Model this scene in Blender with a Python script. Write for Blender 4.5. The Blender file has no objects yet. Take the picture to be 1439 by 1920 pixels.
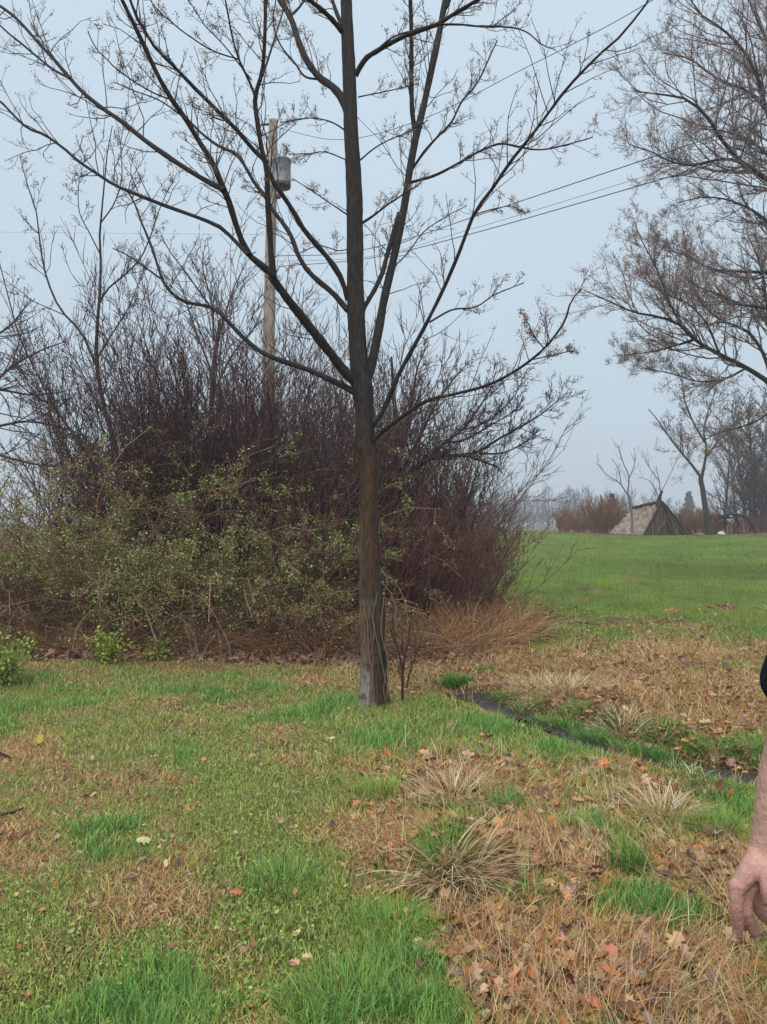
import bpy, math, numpy as np
from mathutils import Vector
rng = np.random.default_rng(7)
S = bpy.context.scene
# ------------------------------------------------------------------ camera, sky, sun, exposure
F = 1920*26/36; HOR = 980.0; CAMZ = 1.6
PITCH = math.atan((HOR-960)/F)
cam = bpy.data.cameras.new('camera'); camo = bpy.data.objects.new('camera', cam); S.collection.objects.link(camo)
cam.sensor_fit = 'VERTICAL'; cam.sensor_height = 36; cam.sensor_width = 27; cam.lens = 26
cam.clip_start = 0.05; cam.clip_end = 3000
camo.location = (0, 0, CAMZ); camo.rotation_euler = (math.radians(90)+PITCH, 0, 0)
S.camera = camo
S.render.resolution_x = 767; S.render.resolution_y = 1024
W = bpy.data.worlds.new('World'); S.world = W; W.use_nodes = True
nt = W.node_tree; nt.nodes.clear()
wo = nt.nodes.new('ShaderNodeOutputWorld'); bg = nt.nodes.new('ShaderNodeBackground')
sk = nt.nodes.new('ShaderNodeTexSky'); sk.sky_type = 'NISHITA'; sk.sun_disc = False
SUN_EL, SUN_ROT = math.radians(58), math.radians(200)
sk.sun_elevation = SUN_EL; sk.sun_rotation = SUN_ROT; sk.dust_density = 3.0; sk.air_density = 1.0
mx = nt.nodes.new('ShaderNodeMix'); mx.data_type = 'RGBA'; mx.inputs[0].default_value = 0.93
mx.inputs[7].default_value = (4.55, 5.5, 6.3, 1)      # the even cloud deck
nt.links.new(sk.outputs[0], mx.inputs[6])
wn = nt.nodes.new('ShaderNodeTexNoise'); wn.inputs['Scale'].default_value = 1.6; wn.inputs['Detail'].default_value = 4
wr = nt.nodes.new('ShaderNodeMapRange'); wr.inputs[3].default_value = 0.96; wr.inputs[4].default_value = 1.05
wm = nt.nodes.new('ShaderNodeVectorMath'); wm.operation = 'SCALE'
nt.links.new(wn.outputs[0], wr.inputs[0]); nt.links.new(mx.outputs[2], wm.inputs[0]); nt.links.new(wr.outputs[0], wm.inputs['Scale'])
wt = nt.nodes.new('ShaderNodeTexCoord'); wx = nt.nodes.new('ShaderNodeSeparateXYZ'); wg_ = nt.nodes.new('ShaderNodeMapRange')
wg_.inputs[1].default_value = 0; wg_.inputs[2].default_value = .6; wg_.inputs[3].default_value = 1; wg_.inputs[4].default_value = 1.12
wv = nt.nodes.new('ShaderNodeVectorMath'); wv.operation = 'SCALE'
nt.links.new(wt.outputs['Generated'], wx.inputs[0]); nt.links.new(wx.outputs[2], wg_.inputs[0]); nt.links.new(wm.outputs[0], wv.inputs[0]); nt.links.new(wg_.outputs[0], wv.inputs['Scale'])
nt.links.new(wv.outputs[0], bg.inputs[0]); bg.inputs[1].default_value = 0.075
nt.links.new(bg.outputs[0], wo.inputs[0])
sl = bpy.data.lights.new('sun', 'SUN'); sl.energy = 1.5; sl.angle = math.radians(40); sl.color = (1, .97, .93)
so = bpy.data.objects.new('sun', sl); S.collection.objects.link(so)
so.rotation_euler = (math.radians(90)-SUN_EL, 0, math.radians(180)-SUN_ROT+math.radians(180))
_d = Vector((math.sin(SUN_ROT)*math.cos(SUN_EL), math.cos(SUN_ROT)*math.cos(SUN_EL), math.sin(SUN_EL)))
so.rotation_euler = _d.to_track_quat('Z', 'Y').to_euler()
S.view_settings.view_transform = 'Standard'; S.view_settings.look = 'None'; S.view_settings.gamma = 1
S.view_settings.exposure = 0.75

# ------------------------------------------------------------------ helpers
def at(px, py, Y):
    cx = (px-719.5)/F; cy = (960-py)/F
    d = np.array([cx, math.cos(PITCH)-cy*math.sin(PITCH), math.sin(PITCH)+cy*math.cos(PITCH)])
    return np.array([0, 0, CAMZ]) + d*(Y/d[1])
def sstep(a, b, x):
    t = np.clip((x-a)/(b-a), 0, 1); return t*t*(3-2*t)
_lat = np.random.default_rng(3).random((256, 256))
def vnoise(x, y):
    x = np.asarray(x, float)+1000; y = np.asarray(y, float)+1000
    xi = np.floor(x).astype(int); yi = np.floor(y).astype(int); fx = x-xi; fy = y-yi
    fx = fx*fx*(3-2*fx); fy = fy*fy*(3-2*fy)
    g = lambda a, b: _lat[a % 256, b % 256]
    return (g(xi, yi)*(1-fx)+g(xi+1, yi)*fx)*(1-fy)+(g(xi, yi+1)*(1-fx)+g(xi+1, yi+1)*fx)*fy
def fbm(x, y, s=1.0, o=4):
    v = 0; a = .5; t = 0
    for k in range(o):
        v = v+a*vnoise(x*s+17*k, y*s-9*k); t += a; a *= .5; s *= 2
    return v/t
# the ditch with a trickle of water, and the small mound below the sedge
DITCH = np.array([(-.3, 8.9), (.35, 7.75), (.85, 7.1), (1.35, 6.25), (1.75, 5.62), (2.15, 5.15), (2.7, 4.75), (3.6, 4.3), (5.5, 3.6), (9, 2.5)])
def ditch_dist(x, y):
    x = np.asarray(x, float); y = np.asarray(y, float); best = np.full(x.shape, 1e9)
    for a, b in zip(DITCH[:-1], DITCH[1:]):
        ab = b-a; t = np.clip(((x-a[0])*ab[0]+(y-a[1])*ab[1])/(ab@ab), 0, 1)
        best = np.minimum(best, np.hypot(x-a[0]-t*ab[0], y-a[1]-t*ab[1]))
    return best
BUMPS = [(.30, 3.62, .15, .19), (.92, 7.2, .06, .15), (1.95, 6.6, .10, .4), (-.1, 6.45, .04, .35)]
def h(x, y):
    x = np.asarray(x, float); y = np.asarray(y, float)
    z = .98*sstep(11.5, 52, y)*.35 + .98*np.clip((y-11.5)/38, 0, 1)*.65 - .012*np.clip(y-52, 0, 100)
    z = z + .07*(fbm(x, y, .6, 3)-.5)*sstep(60, 20, y) + .035*(fbm(x+5, y, 3.1, 3)-.5)*sstep(25, 8, y)
    d = ditch_dist(x, y)+.06*(fbm(x, y, 4, 2)-.5)
    z = z - .085*sstep(.46, .24, d+.12*sstep(5.6, 7.0, y)+.10*(fbm(x+2, y+5, 1.4, 2)-.5))*sstep(7.3, 6.4, y) - .05*np.exp(-(d/.8)**2)
    for bx, by, bh, br in BUMPS: z = z + bh*np.exp(-((x-bx)**2+(y-by)**2)/(br*br))
    return z
def gnd(px, py):
    a = at(px, py, 1.0); Y = np.geomspace(1.2, 300, 4000)
    x = a[0]*Y; z = CAMZ+(a[2]-CAMZ)*Y; s = z-h(x, Y)
    i = np.argmax(s < 0)
    return np.array([x[i], Y[i], float(h(x[i], Y[i]))])
def on(px, Y):
    x = (px-719.5)/F*Y; return np.array([x, Y, float(h(x, Y))])

class MB:
    def __init__(s): s.v = []; s.q = []; s.t = []; s.c = []; s.n = 0
    def add(s, v, q=None, t=None, c=(.5, .5, .5)):
        v = np.asarray(v, float).reshape(-1, 3)
        if q is not None and len(q): s.q.append(np.asarray(q).reshape(-1, 4)+s.n)
        if t is not None and len(t): s.t.append(np.asarray(t).reshape(-1, 3)+s.n)
        c = np.asarray(c, float)
        c = np.broadcast_to(c, (len(v), 3)) if c.ndim == 1 else c.reshape(-1, 3)
        s.v.append(v); s.c.append(c); s.n += len(v)
    def build(s, name, mat, parent=None, smooth=True, loc=None):
        me = bpy.data.meshes.new(name); V = np.concatenate(s.v); Cc = np.concatenate(s.c)
        if parent is not None: V = V-np.array(parent.location)
        elif loc is not None: V = V-np.asarray(loc)
        Q = np.concatenate(s.q) if s.q else np.zeros((0, 4), int); T = np.concatenate(s.t) if s.t else np.zeros((0, 3), int)
        me.vertices.add(len(V)); me.vertices.foreach_set('co', V.astype(np.float32).ravel())
        L = np.concatenate([Q.ravel(), T.ravel()]).astype(np.int32); nl = len(L)
        me.loops.add(nl); me.loops.foreach_set('vertex_index', L)
        npo = len(Q)+len(T); me.polygons.add(npo)
        st = np.concatenate([np.arange(len(Q))*4, len(Q)*4+np.arange(len(T))*3]).astype(np.int32)
        me.polygons.foreach_set('loop_start', st)
        me.polygons.foreach_set('use_smooth', np.full(npo, smooth))
        me.update(calc_edges=True)
        a = me.color_attributes.new('Col', 'FLOAT_COLOR', 'POINT')
        a.data.foreach_set('color', np.concatenate([Cc, np.ones((len(Cc), 1))], 1).astype(np.float32).ravel())
        me.materials.append(mat)
        o = bpy.data.objects.new(name, me); S.collection.objects.link(o)
        if parent is not None: o.parent = parent
        elif loc is not None: o.location = loc
        return o
def tag(o, label=None, cat=None, group=None, kind=None):
    if label: o['label'] = label
    if cat: o['category'] = cat
    if group: o['group'] = group
    if kind: o['kind'] = kind
    return o
def thing(name, loc, label, cat, group=None):
    o = bpy.data.objects.new(name, None); S.collection.objects.link(o); o.location = [float(v) for v in loc]
    return tag(o, label, cat, group)

def nrm(a): return a/np.maximum(np.linalg.norm(a, axis=-1, keepdims=True), 1e-9)
def tubes(mb, P, R, sides=3, c=(.1, .08, .07), cap=False):
    P = np.asarray(P, float); R = np.asarray(R, float)
    if P.ndim == 2: P = P[None]; R = R[None]
    N, K = R.shape; T = nrm(np.gradient(P, axis=1))
    ref = np.broadcast_to(np.array([.31, .93, .19]), (N, 1, 3))
    U = nrm(np.cross(T, ref)); V = np.cross(T, U)
    a = np.arange(sides)*2*np.pi/sides
    ring = P[:, :, None]+R[:, :, None, None]*(np.cos(a)[:, None]*U[:, :, None]+np.sin(a)[:, None]*V[:, :, None])
    i = np.arange(N)[:, None, None]*K*sides+np.arange(K-1)[None, :, None]*sides
    j = np.arange(sides)[None, None]; j2 = (j+1) % sides
    q = np.stack([i+j, i+j2, i+sides+j2, i+sides+j], -1).reshape(-1, 4)
    c = np.asarray(c, float)
    if c.ndim == 2: c = np.repeat(c, K*sides, 0)
    elif c.ndim == 3: c = np.repeat(c.reshape(-1, 3), sides, 0)
    mb.add(ring, q, c=c)
def smooth_line(P, R, K):
    P = np.asarray(P, float); R = np.asarray(R, float)
    d = np.r_[0, np.cumsum(np.linalg.norm(np.diff(P, axis=0), axis=1))]; t = np.linspace(0, d[-1], K)
    m = np.gradient(P, d, axis=0); i = np.clip(np.searchsorted(d, t)-1, 0, len(d)-2)
    hh = (d[i+1]-d[i])[:, None]; u = ((t-d[i])[:, None])/hh
    Q = (2*u**3-3*u**2+1)*P[i]+(u**3-2*u**2+u)*hh*m[i]+(-2*u**3+3*u**2)*P[i+1]+(u**3-u**2)*hh*m[i+1]
    return Q, np.interp(t, d, R)
def spawn(P, R, per, t0=.2, t1=1., ang=(25, 50), lenf=.4, K=5, wig=.15, up=.1, rs=.6, rmin=.002, flat=0, r=rng):
    N, K0 = R.shape; idx = np.repeat(np.arange(N), per); M = len(idx)
    t = r.uniform(t0, t1, M)*(K0-1); i = np.clip(np.floor(t).astype(int), 0, K0-2); f = (t-i)[:, None]
    pos = P[idx, i]*(1-f)+P[idx, i+1]*f; tan = nrm(P[idx, i+1]-P[idx, i])
    rr = R[idx, i]*(1-f[:, 0])+R[idx, i+1]*f[:, 0]
    L = np.linalg.norm(np.diff(P, axis=1), axis=2).sum(1)[idx]
    rv = r.normal(size=(M, 3)); rv[:, 2] *= (1-flat); pe = nrm(rv-(rv*tan).sum(1, keepdims=True)*tan)
    a = np.radians(r.uniform(ang[0], ang[1], M))[:, None]
    d = np.cos(a)*tan+np.sin(a)*pe
    ln = L*lenf*r.uniform(.5, 1.2, M)*(1-.45*t/(K0-1))
    out = [pos]; p = pos
    for k in range(K-1):
        d = nrm(d+wig*r.normal(size=(M, 3))+np.array([0, 0, up])); p = p+d*(ln/(K-1))[:, None]; out.append(p)
    Q = np.stack(out, 1); r0 = np.maximum(np.minimum(rr*rs, rr*.9), rmin)
    return Q, r0[:, None]*np.linspace(1, .45, K)[None].clip(0)+0*Q[:, :, 0]
def ribbons(mb, pos, az, tilt, L, wd, bend, col, K=4, tipcol=None):
    N = len(pos); hd = np.stack([np.cos(az), np.sin(az), 0*az], 1)
    tw = rng.uniform(-.9, .9, N); side = np.stack([-np.sin(az+tw), np.cos(az+tw), 0*az], 1)
    pts = []; p = pos.copy(); a = tilt.copy()
    for k in range(K):
        w = wd*(1-.92*(k/(K-1))**1.6)
        pts.append(p-side*w[:, None]/2); pts.append(p+side*w[:, None]/2)
        p = p+(hd*np.sin(a)[:, None]+np.array([0, 0, 1])*np.cos(a)[:, None])*(L/(K-1))[:, None]; a = a+bend/(K-1)
    V = np.stack(pts, 1)
    b = np.arange(N)[:, None]*2*K+np.arange(K-1)[None]*2
    q = np.stack([b, b+1, b+3, b+2], -1)
    c = np.repeat(col[:, None], 2*K, 1)
    if tipcol is not None:
        w = (np.arange(2*K)//2/(K-1))[None, :, None]**2; c = c*(1-w)+tipcol[:, None]*w
    mb.add(V, q, c=c)
def flakes(mb, pos, size, col, r=rng, droop=0.0, lobed=False, flatn=0.0):
    """folded leaf-shaped faces; lobed: an eight pointed outline like an oak or maple leaf"""
    N = len(pos); u = nrm(r.normal(size=(N, 3))*np.array([1, 1, 1-flatn])+np.array([0, 0, droop]))
    v = r.normal(size=(N, 3))*np.array([1, 1, 1-flatn]); v = nrm(v-(v*u).sum(1, keepdims=True)*u); n = np.cross(u, v)
    s = size[:, None]
    if not lobed:
        pts = np.stack([pos, pos+s*(.5*u+.32*v+.1*n), pos+s*u, pos+s*(.5*u-.32*v+.1*n)], 1)
        mb.add(pts, (np.arange(N)[:, None]*4+np.arange(4)), c=np.repeat(col, 4, 0))
    else:
        shp = np.array([(0, 0), (.12, .3), (.3, .22), (.45, .5), (.58, .22), (.8, .3), (1, 0), (.8, -.3), (.58, -.22), (.42, -.5), (.3, -.2), (.12, -.3)])
        cu = r.uniform(-.3, .9, N)[:, None]
        pts = [pos+s*(.5*u)]
        for a, b in shp:
            j = r.uniform(.8, 1.2, (N, 1))
            pts.append(pos+s*(a*u+b*j*v+n*cu*(abs(b)*.8+(a-.5)**2*.8)))
        V = np.stack(pts, 1); b0 = np.arange(N)[:, None]*13
        k = np.arange(12)[None]
        t = np.stack([b0+0*k, b0+1+k, b0+1+(k+1) % 12], -1)
        mb.add(V, t=t, c=np.repeat(col, 13, 0))
def jitter(base, n, s=.25, hs=.06, r=rng):
    c = np.asarray(base, float)*np.ones((n, 1)); c = c*(1+s*r.normal(size=(n, 1)))*(1+hs*r.normal(size=(n, 3)))
    return c.clip(.004, .9)

# ------------------------------------------------------------------ materials
def mat(name, rough=.8, bump=None, noise=None, spec=.3, transl=0, sss=0):
    m = bpy.data.materials.new(name); m.use_nodes = True; n = m.node_tree; p = n.nodes['Principled BSDF']
    at_ = n.nodes.new('ShaderNodeAttribute'); at_.attribute_name = 'Col'
    src = at_.outputs['Color']; p.inputs['Roughness'].default_value = rough; p.inputs['Specular IOR Level'].default_value = spec
    tc = n.nodes.new('ShaderNodeTexCoord')
    if noise:
        sc, lo, hi = noise[:3]; mp = n.nodes.new('ShaderNodeMapping'); mp.inputs['Scale'].default_value = noise[3] if len(noise) > 3 else (1, 1, 1)
        n.links.new(tc.outputs['Object'], mp.inputs[0])
        t = n.nodes.new('ShaderNodeTexNoise'); t.inputs['Scale'].default_value = sc; t.inputs['Detail'].default_value = 6; t.inputs['Roughness'].default_value = .65
        n.links.new(mp.outputs[0], t.inputs[0])
        r = n.nodes.new('ShaderNodeMapRange'); r.inputs[1].default_value = .3; r.inputs[2].default_value = .7; r.inputs[3].default_value = lo; r.inputs[4].default_value = hi
        n.links.new(t.outputs[0], r.inputs[0]); v = n.nodes.new('ShaderNodeVectorMath'); v.operation = 'SCALE'
        n.links.new(src, v.inputs[0]); n.links.new(r.outputs[0], v.inputs['Scale']); src = v.outputs[0]
        if bump:
            b = n.nodes.new('ShaderNodeBump'); b.inputs['Strength'].default_value = bump; b.inputs['Distance'].default_value = .02
            n.links.new(t.outputs[0], b.inputs['Height']); n.links.new(b.outputs[0], p.inputs['Normal'])
    n.links.new(src, p.inputs['Base Color'])
    if transl:
        out = n.nodes['Material Output']; tr = n.nodes.new('ShaderNodeBsdfTranslucent'); ms = n.nodes.new('ShaderNodeMixShader')
        ms.inputs[0].default_value = transl; n.links.new(src, tr.inputs[0]); n.links.new(p.outputs[0], ms.inputs[1]); n.links.new(tr.outputs[0], ms.inputs[2])
        n.links.new(ms.outputs[0], out.inputs[0])
    return m
M_GROUND = mat('soil_and_moss', .85, .8, (14, .55, 1.45), .25)
M_BARK = mat('bark', .75, 1.0, (62, .35, 1.65, (1, 1, .2)), .25)
M_TWIG = mat('twig_bark', .75, None, None, .15)
M_LEAF = mat('leaf', .6, None, None, .2, .25)
M_GRASS = mat('grass_blade', .65, None, None, .12, .3)
M_DEAD = mat('dead_leaf', .5, None, None, .3)
M_WOOD = mat('weathered_wood', .8, .5, (9, .65, 1.35, (1, 1, .12)), .2)
M_METAL = mat('painted_metal', .5, .1, (8, .8, 1.15), .5)
M_WIRE = mat('wire', .6)
M_SKIN = mat('skin', .5, .5, (80, .86, 1.12), .35)
M_CLOTH = mat('cloth', .9, .3, (200, .8, 1.2), .1)
M_STONE = mat('stone', .85, .6, (18, .6, 1.4), .3)
m = bpy.data.materials.new('ditch_water'); m.use_nodes = True; p = m.node_tree.nodes['Principled BSDF']
p.inputs['Base Color'].default_value = (.035, .03, .024, 1); p.inputs['Roughness'].default_value = .22; p.inputs['Specular IOR Level'].default_value = .25
b = m.node_tree.nodes.new('ShaderNodeBump'); t = m.node_tree.nodes.new('ShaderNodeTexNoise'); t.inputs['Scale'].default_value = 9
b.inputs['Strength'].default_value = .15; m.node_tree.links.new(t.outputs[0], b.inputs['Height']); m.node_tree.links.new(b.outputs[0], p.inputs['Normal'])
M_WATER = m

# ------------------------------------------------------------------ what grows where (world space patches)
G_BLOBS = [  # px, py, radius x, radius y, amount of green
 (430,1420,140,55,.5),(330,1285,150,30,.35),(520,1610,80,75,.65),(590,1720,90,60,.65),(640,1850,110,80,.6),(730,1740,80,45,.55),
 (480,1500,90,60,.4),(640,1330,130,25,.3),(860,1320,80,30,.4),(1050,1405,120,22,.7),(960,1370,70,20,.5),(1250,1420,60,30,.5),
 (1370,1475,60,25,.6),(1340,1530,80,35,.55),(1180,1600,45,40,.5),(990,1660,45,40,.5),(720,1480,70,40,.5),(830,1790,60,50,.3),
 (1110,1545,40,35,.35),(930,1500,40,40,.3),(1120,1480,60,25,.35),(1150,1700,120,40,.35),(780,1880,120,50,.35),(1400,1395,60,20,.4),
 (0,1425,45,30,-.9),(10,1555,60,25,-.9),(20,1610,60,20,-.5),(60,1290,70,40,.35),(110,1880,140,60,.3),(60,1740,90,60,.2),(230,1560,120,40,.25),(100,1640,60,30,.15),(300,1800,100,60,.1),
 (1240,1700,80,30,.2),(1010,1830,70,30,.25),(700,1400,120,40,.3),
 (280,1680,150,60,-.6),(60,1240,60,18,-.7),(30,1420,70,45,-.4),(30,1560,90,50,-.35),(330,1460,70,14,-.4),(270,1640,90,30,-.3),(400,1810,100,40,-.35),
 (700,1570,75,50,-.7),(860,1480,100,45,-.5),(930,1640,70,50,-.6),(1050,1590,110,50,-.6),(1290,1640,130,60,-.5),(920,1760,150,60,-.6),
 (1200,1820,200,80,-.5),(1000,1880,180,50,-.5),(1120,1290,220,50,-1.),(1300,1330,160,30,-.8),(900,1260,70,30,-.7),(1000,1240,160,25,-.8),
 (600,1270,70,18,-.4),(780,1560,60,30,-.4),(1210,1480,120,25,-.5),(1350,1590,60,20,-.4),(1260,1520,60,25,-.3),(540,1420,60,20,-.25),(200,1760,60,30,-.2),
 (1300,1220,200,20,-.5),(450,1250,150,15,-.3)]
_GB = []
for px, py, rx, ry, a in G_BLOBS:
    c = gnd(px, py); e = gnd(px, py-ry*.9) if py-ry*.9 > 1060 else c+np.array([0, 2, 0]); f_ = gnd(px, min(py+ry*.9, 2100))
    _GB.append((c[0], c[1], rx/F*c[1], max(.5*(e[1]-f_[1]), .05), a))
def green(x, y):
    g = .45+.07*sstep(.6, -1., x)-.16*sstep(-.5, -1.6, x)*sstep(4.6, 3.4, y)+0*x
    wx = x+.25*(fbm(x, y, 2.2, 3)-.5); wy = y+.35*(fbm(x+40, y, 2.2, 3)-.5)
    s = 0
    for cx, cy, rx, ry, a in _GB: s = s+a*np.exp(-(((wx-cx)/rx)**2+((wy-cy)/ry)**2))
    yw = y+7*(fbm(x+70, y*.7, .7, 4)-.5); tr_ = sstep(9.4, 13.2, yw); g = np.where(y > 19, .9, (g+s)*(1-tr_)+.88*tr_)
    g = g+1.05*(fbm(x, y, 2.6, 4)-.5)+.6*(fbm(x+61, y+12, .9, 2)-.5)*(y < 10)+.5*(fbm(x+9, y, 9, 2)-.5)*(y < 10)
    dd = ditch_dist(x, y)
    g = g-.5*np.exp(-(dd/.22)**2)
    # the strip under and behind the thicket is litter
    th = sstep(1.9, 1.1, x-.08*(y-9)) * sstep(8.2, 9.0, y)
    g = g*(1-th)+.02*th
    # litter strip by the shelters
    hut = sstep(42.5, 43.5, y+1.2*(fbm(x, y, .5, 3)-.5))*sstep(10, 14, x)
    g = g*(1-hut)
    for bx, by, rx, ry in FIELD_BARE: g = g-.9*np.exp(-(((wx-bx)/rx)**2+((wy-by)/ry)**2)**2)*sstep(.42, .62, fbm(x, y*.5, 2.2, 4))
    return np.clip(g, 0, 1)
FIELD_BARE = []
for px, py, rx, ry in [(1125,1107,34,5),(1165,1110,20,4),(1235,1102,34,4),(1205,1095,18,3),(1350,1138,34,7),(1275,1150,26,4),(1395,1133,20,4),(1190,1082,24,3),(1080,1125,20,4),(1420,1100,22,4)]:
    c = gnd(px, py); e = gnd(px, py-ry); FIELD_BARE.append((c[0], c[1], rx/F*c[1], max(e[1]-c[1], .3)))
def ground_col(x, y):
    g = green(x, y)[..., None]; n = fbm(x+3, y+7, 1.3, 4)[..., None]
    soil = np.array([.085, .054, .033])*(.7+.7*n)
    lit = np.array([.20, .115, .065])*(.7+.6*n)
    br = soil*(1-sstep(.35, .6, n))+lit*sstep(.35, .6, n)
    gr = np.array([.095, .145, .030])*(.75+.5*n)
    far = sstep(9, 13, y)[..., None]
    gr = gr*(1-far)+np.array([.11, .165, .018])*(.6+.8*n)*far
    w = sstep(.25, .75, g); w = w*(.45+.55*far)
    c = br*(1-w)+gr*w
    wet = np.exp(-(ditch_dist(x, y)/.27)**2)[..., None]
    return c*(1-.8*wet)+np.array([.035, .028, .022])*.8*wet

# ------------------------------------------------------------------ the ground: one sheet out to the horizon
def axis(lo, hi, c0, c1, st, n):
    core = np.arange(c0, c1, st)
    a = c0-np.geomspace(st, c0-lo, n)[::-1]; b = core[-1]+np.geomspace(st, hi-core[-1], n)
    return np.r_[a, core, b]
gx = axis(-900, 900, -5.5, 6.5, .045, 60); gy = axis(-300, 1500, 1.5, 13, .045, 110)
X, Y = np.meshgrid(gx, gy); Z = h(X, Y)
mb = MB(); ny, nx = X.shape
k = (np.arange(ny-1)[:, None]*nx+np.arange(nx-1)[None]).ravel()
mb.add(np.stack([X, Y, Z], -1), np.stack([k, k+1, k+nx+1, k+nx], 1), c=ground_col(X, Y))
tag(mb.build('ground', M_GROUND), kind='structure')
# trickle of water
L, _ = smooth_line(np.c_[DITCH[2:-1], np.zeros(len(DITCH)-3)], np.zeros(len(DITCH)-3), 60)
tn = nrm(np.gradient(L, axis=0)); sd = np.stack([-tn[:, 1], tn[:, 0], 0*tn[:, 0]], 1)
wz = float(np.median(h(L[10:, 0], L[10:, 1])))
mb = MB(); zz = h(L[:, 0], L[:, 1])+.03
zz = np.convolve(np.pad(zz, 4, 'edge'), np.ones(9)/9, 'valid')
ww = (.16+.08*np.sin(np.arange(60)*.5)+.06*np.sin(np.arange(60)*1.3+1))[:, None]; A_ = L-sd*ww; B_ = L+sd*ww*.8; A_[:, 2] = zz; B_[:, 2] = zz
k = np.arange(59)*2
mb.add(np.stack([A_, B_], 1), np.stack([k, k+1, k+3, k+2], 1)); tag(mb.build('water', M_WATER), kind='structure')

# ------------------------------------------------------------------ central maple, limbs traced one by one
TY = 6.5
def limb3(pts, Y0, Y1, r0=None):
    """pts: (px, py, radius px); depth runs from Y0 to Y1 along the limb"""
    a = np.array(pts, float); d = np.r_[0, np.cumsum(np.hypot(np.diff(a[:, 0]), np.diff(a[:, 1])))]; t = d/d[-1]
    Ys = Y0+(Y1-Y0)*t**1.1
    P = np.array([at(x, y, Yy) for (x, y, _), Yy in zip(a, Ys)]); return P, a[:, 2]*Ys/F
def taper(pts, r0, r1):
    n = len(pts); return [(x, y, r0+(r1-r0)*(i/(n-1))) for i, (x, y) in enumerate(pts)]
base = gnd(702, 1322); TY = float(base[1])
maple = thing('maple_tree', base, 'slender dark maple with budding twigs standing alone in the middle of the grass', 'tree')
trunk = [(702,1345,29),(701,1322,26.5),(700,1290,25),(700,1240,24.5),(699,1180,23.5),(698,1135,23.5),(697,1118,22.5),(696,1104,19.5),(694,1060,18.5),(691,935,16.5),(689,850,16.2),(687,843,17.8),(686,830,16),(683,760,16.5),(680,728,20),(675,695,18),(671,643,16.2),(667,560,16.5),(666,500,15),(664,350,14.5),(659,250,13.5),(656,150,12.5),(650,0,10.5),(645,-200,8),(640,-480,3)]
P, R = limb3(trunk, TY, TY)
P, R = smooth_line(P, R, 320)
mb = MB(); K = 320; sd = 40
a = np.arange(sd)*2*np.pi/sd
Ru = R[:, None]*(1+.05*np.cos(3*a+P[:, 2:3]*1.7)+.04*np.sin(5*a-P[:, 2:3]*2.3)+.16*np.exp(-(P[:, 2:3]-base[2])/.10)*(1+np.cos(5*a+1))+.07*(fbm(a*2.2+9+0*P[:, 2:3], P[:, 2:3]*14+0*a, 1.0, 3)-.5)*2+.05*(fbm(a*5+0*P[:, 2:3], P[:, 2:3]*3+0*a, 1.0, 2)-.5)*2)
V = P[:, None]+np.stack([np.cos(a)*Ru, np.sin(a)*Ru, 0*Ru], -1)
# bark: dark wet upper stem, rust brown run down the middle, grey foot, pale lichen on its left side
z = V[..., 2]; xx = (V[..., 0]-P[:, None, 0])/R[:, None]; pyv = HOR-(z-CAMZ)*F/TY
dark = np.array([.036, .030, .026]); rust = np.array([.105, .048, .02]); grey = np.array([.135, .092, .06]); pale = np.array([.26, .245, .21]); greyd = np.array([.085, .07, .056])
n1 = fbm(a*2+z*0+5, z*9, 1.0, 3)[..., None]; n2 = fbm(a*1.5+z*0, z*22, 1.0, 3)[..., None]
wr_ = (sstep(760, 900, pyv)*sstep(1120, 1085, pyv))[..., None]
wg = sstep(1108, 1126, pyv)[..., None]
c = dark*(.75+.6*n1)
mid = np.clip(1-((xx+.0)/.75)**2, 0, 1)[..., None]
c = c*(1-wr_*(.25+.75*mid*n1*1.3).clip(0, 1))+rust*(.7+.6*n2)*wr_*(.25+.75*mid*n1*1.3).clip(0, 1)
side = (sstep(-.5, -.9, xx)*sstep(930, 1000, pyv))[..., None]; c = c*(1-side*.6)+grey*side*.6
cg = grey*(.6+.8*n2)*(sstep(1.1, -.7, xx)[..., None]*.75+.35)+0*c
c = c*(1-wg)+cg*wg
lich = (sstep(.15, -.35, xx)*sstep(1215, 1280, pyv+60*(n1[..., 0]-.5)))[..., None]*sstep(.38, .5, n2)
c = c*(1-lich)+pale*lich
band = np.exp(-((pyv-1118)/9)**2)[..., None]; c = c*(1-.6*band)+dark*.6*band
i = np.arange(K-1)[:, None]*sd; j = np.arange(sd)[None]; j2 = (j+1) % sd
mb.add(V, np.stack([i+j, i+j2, i+sd+j2, i+sd+j], -1), c=c)
mb.build('trunk', M_BARK, maple)
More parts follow.
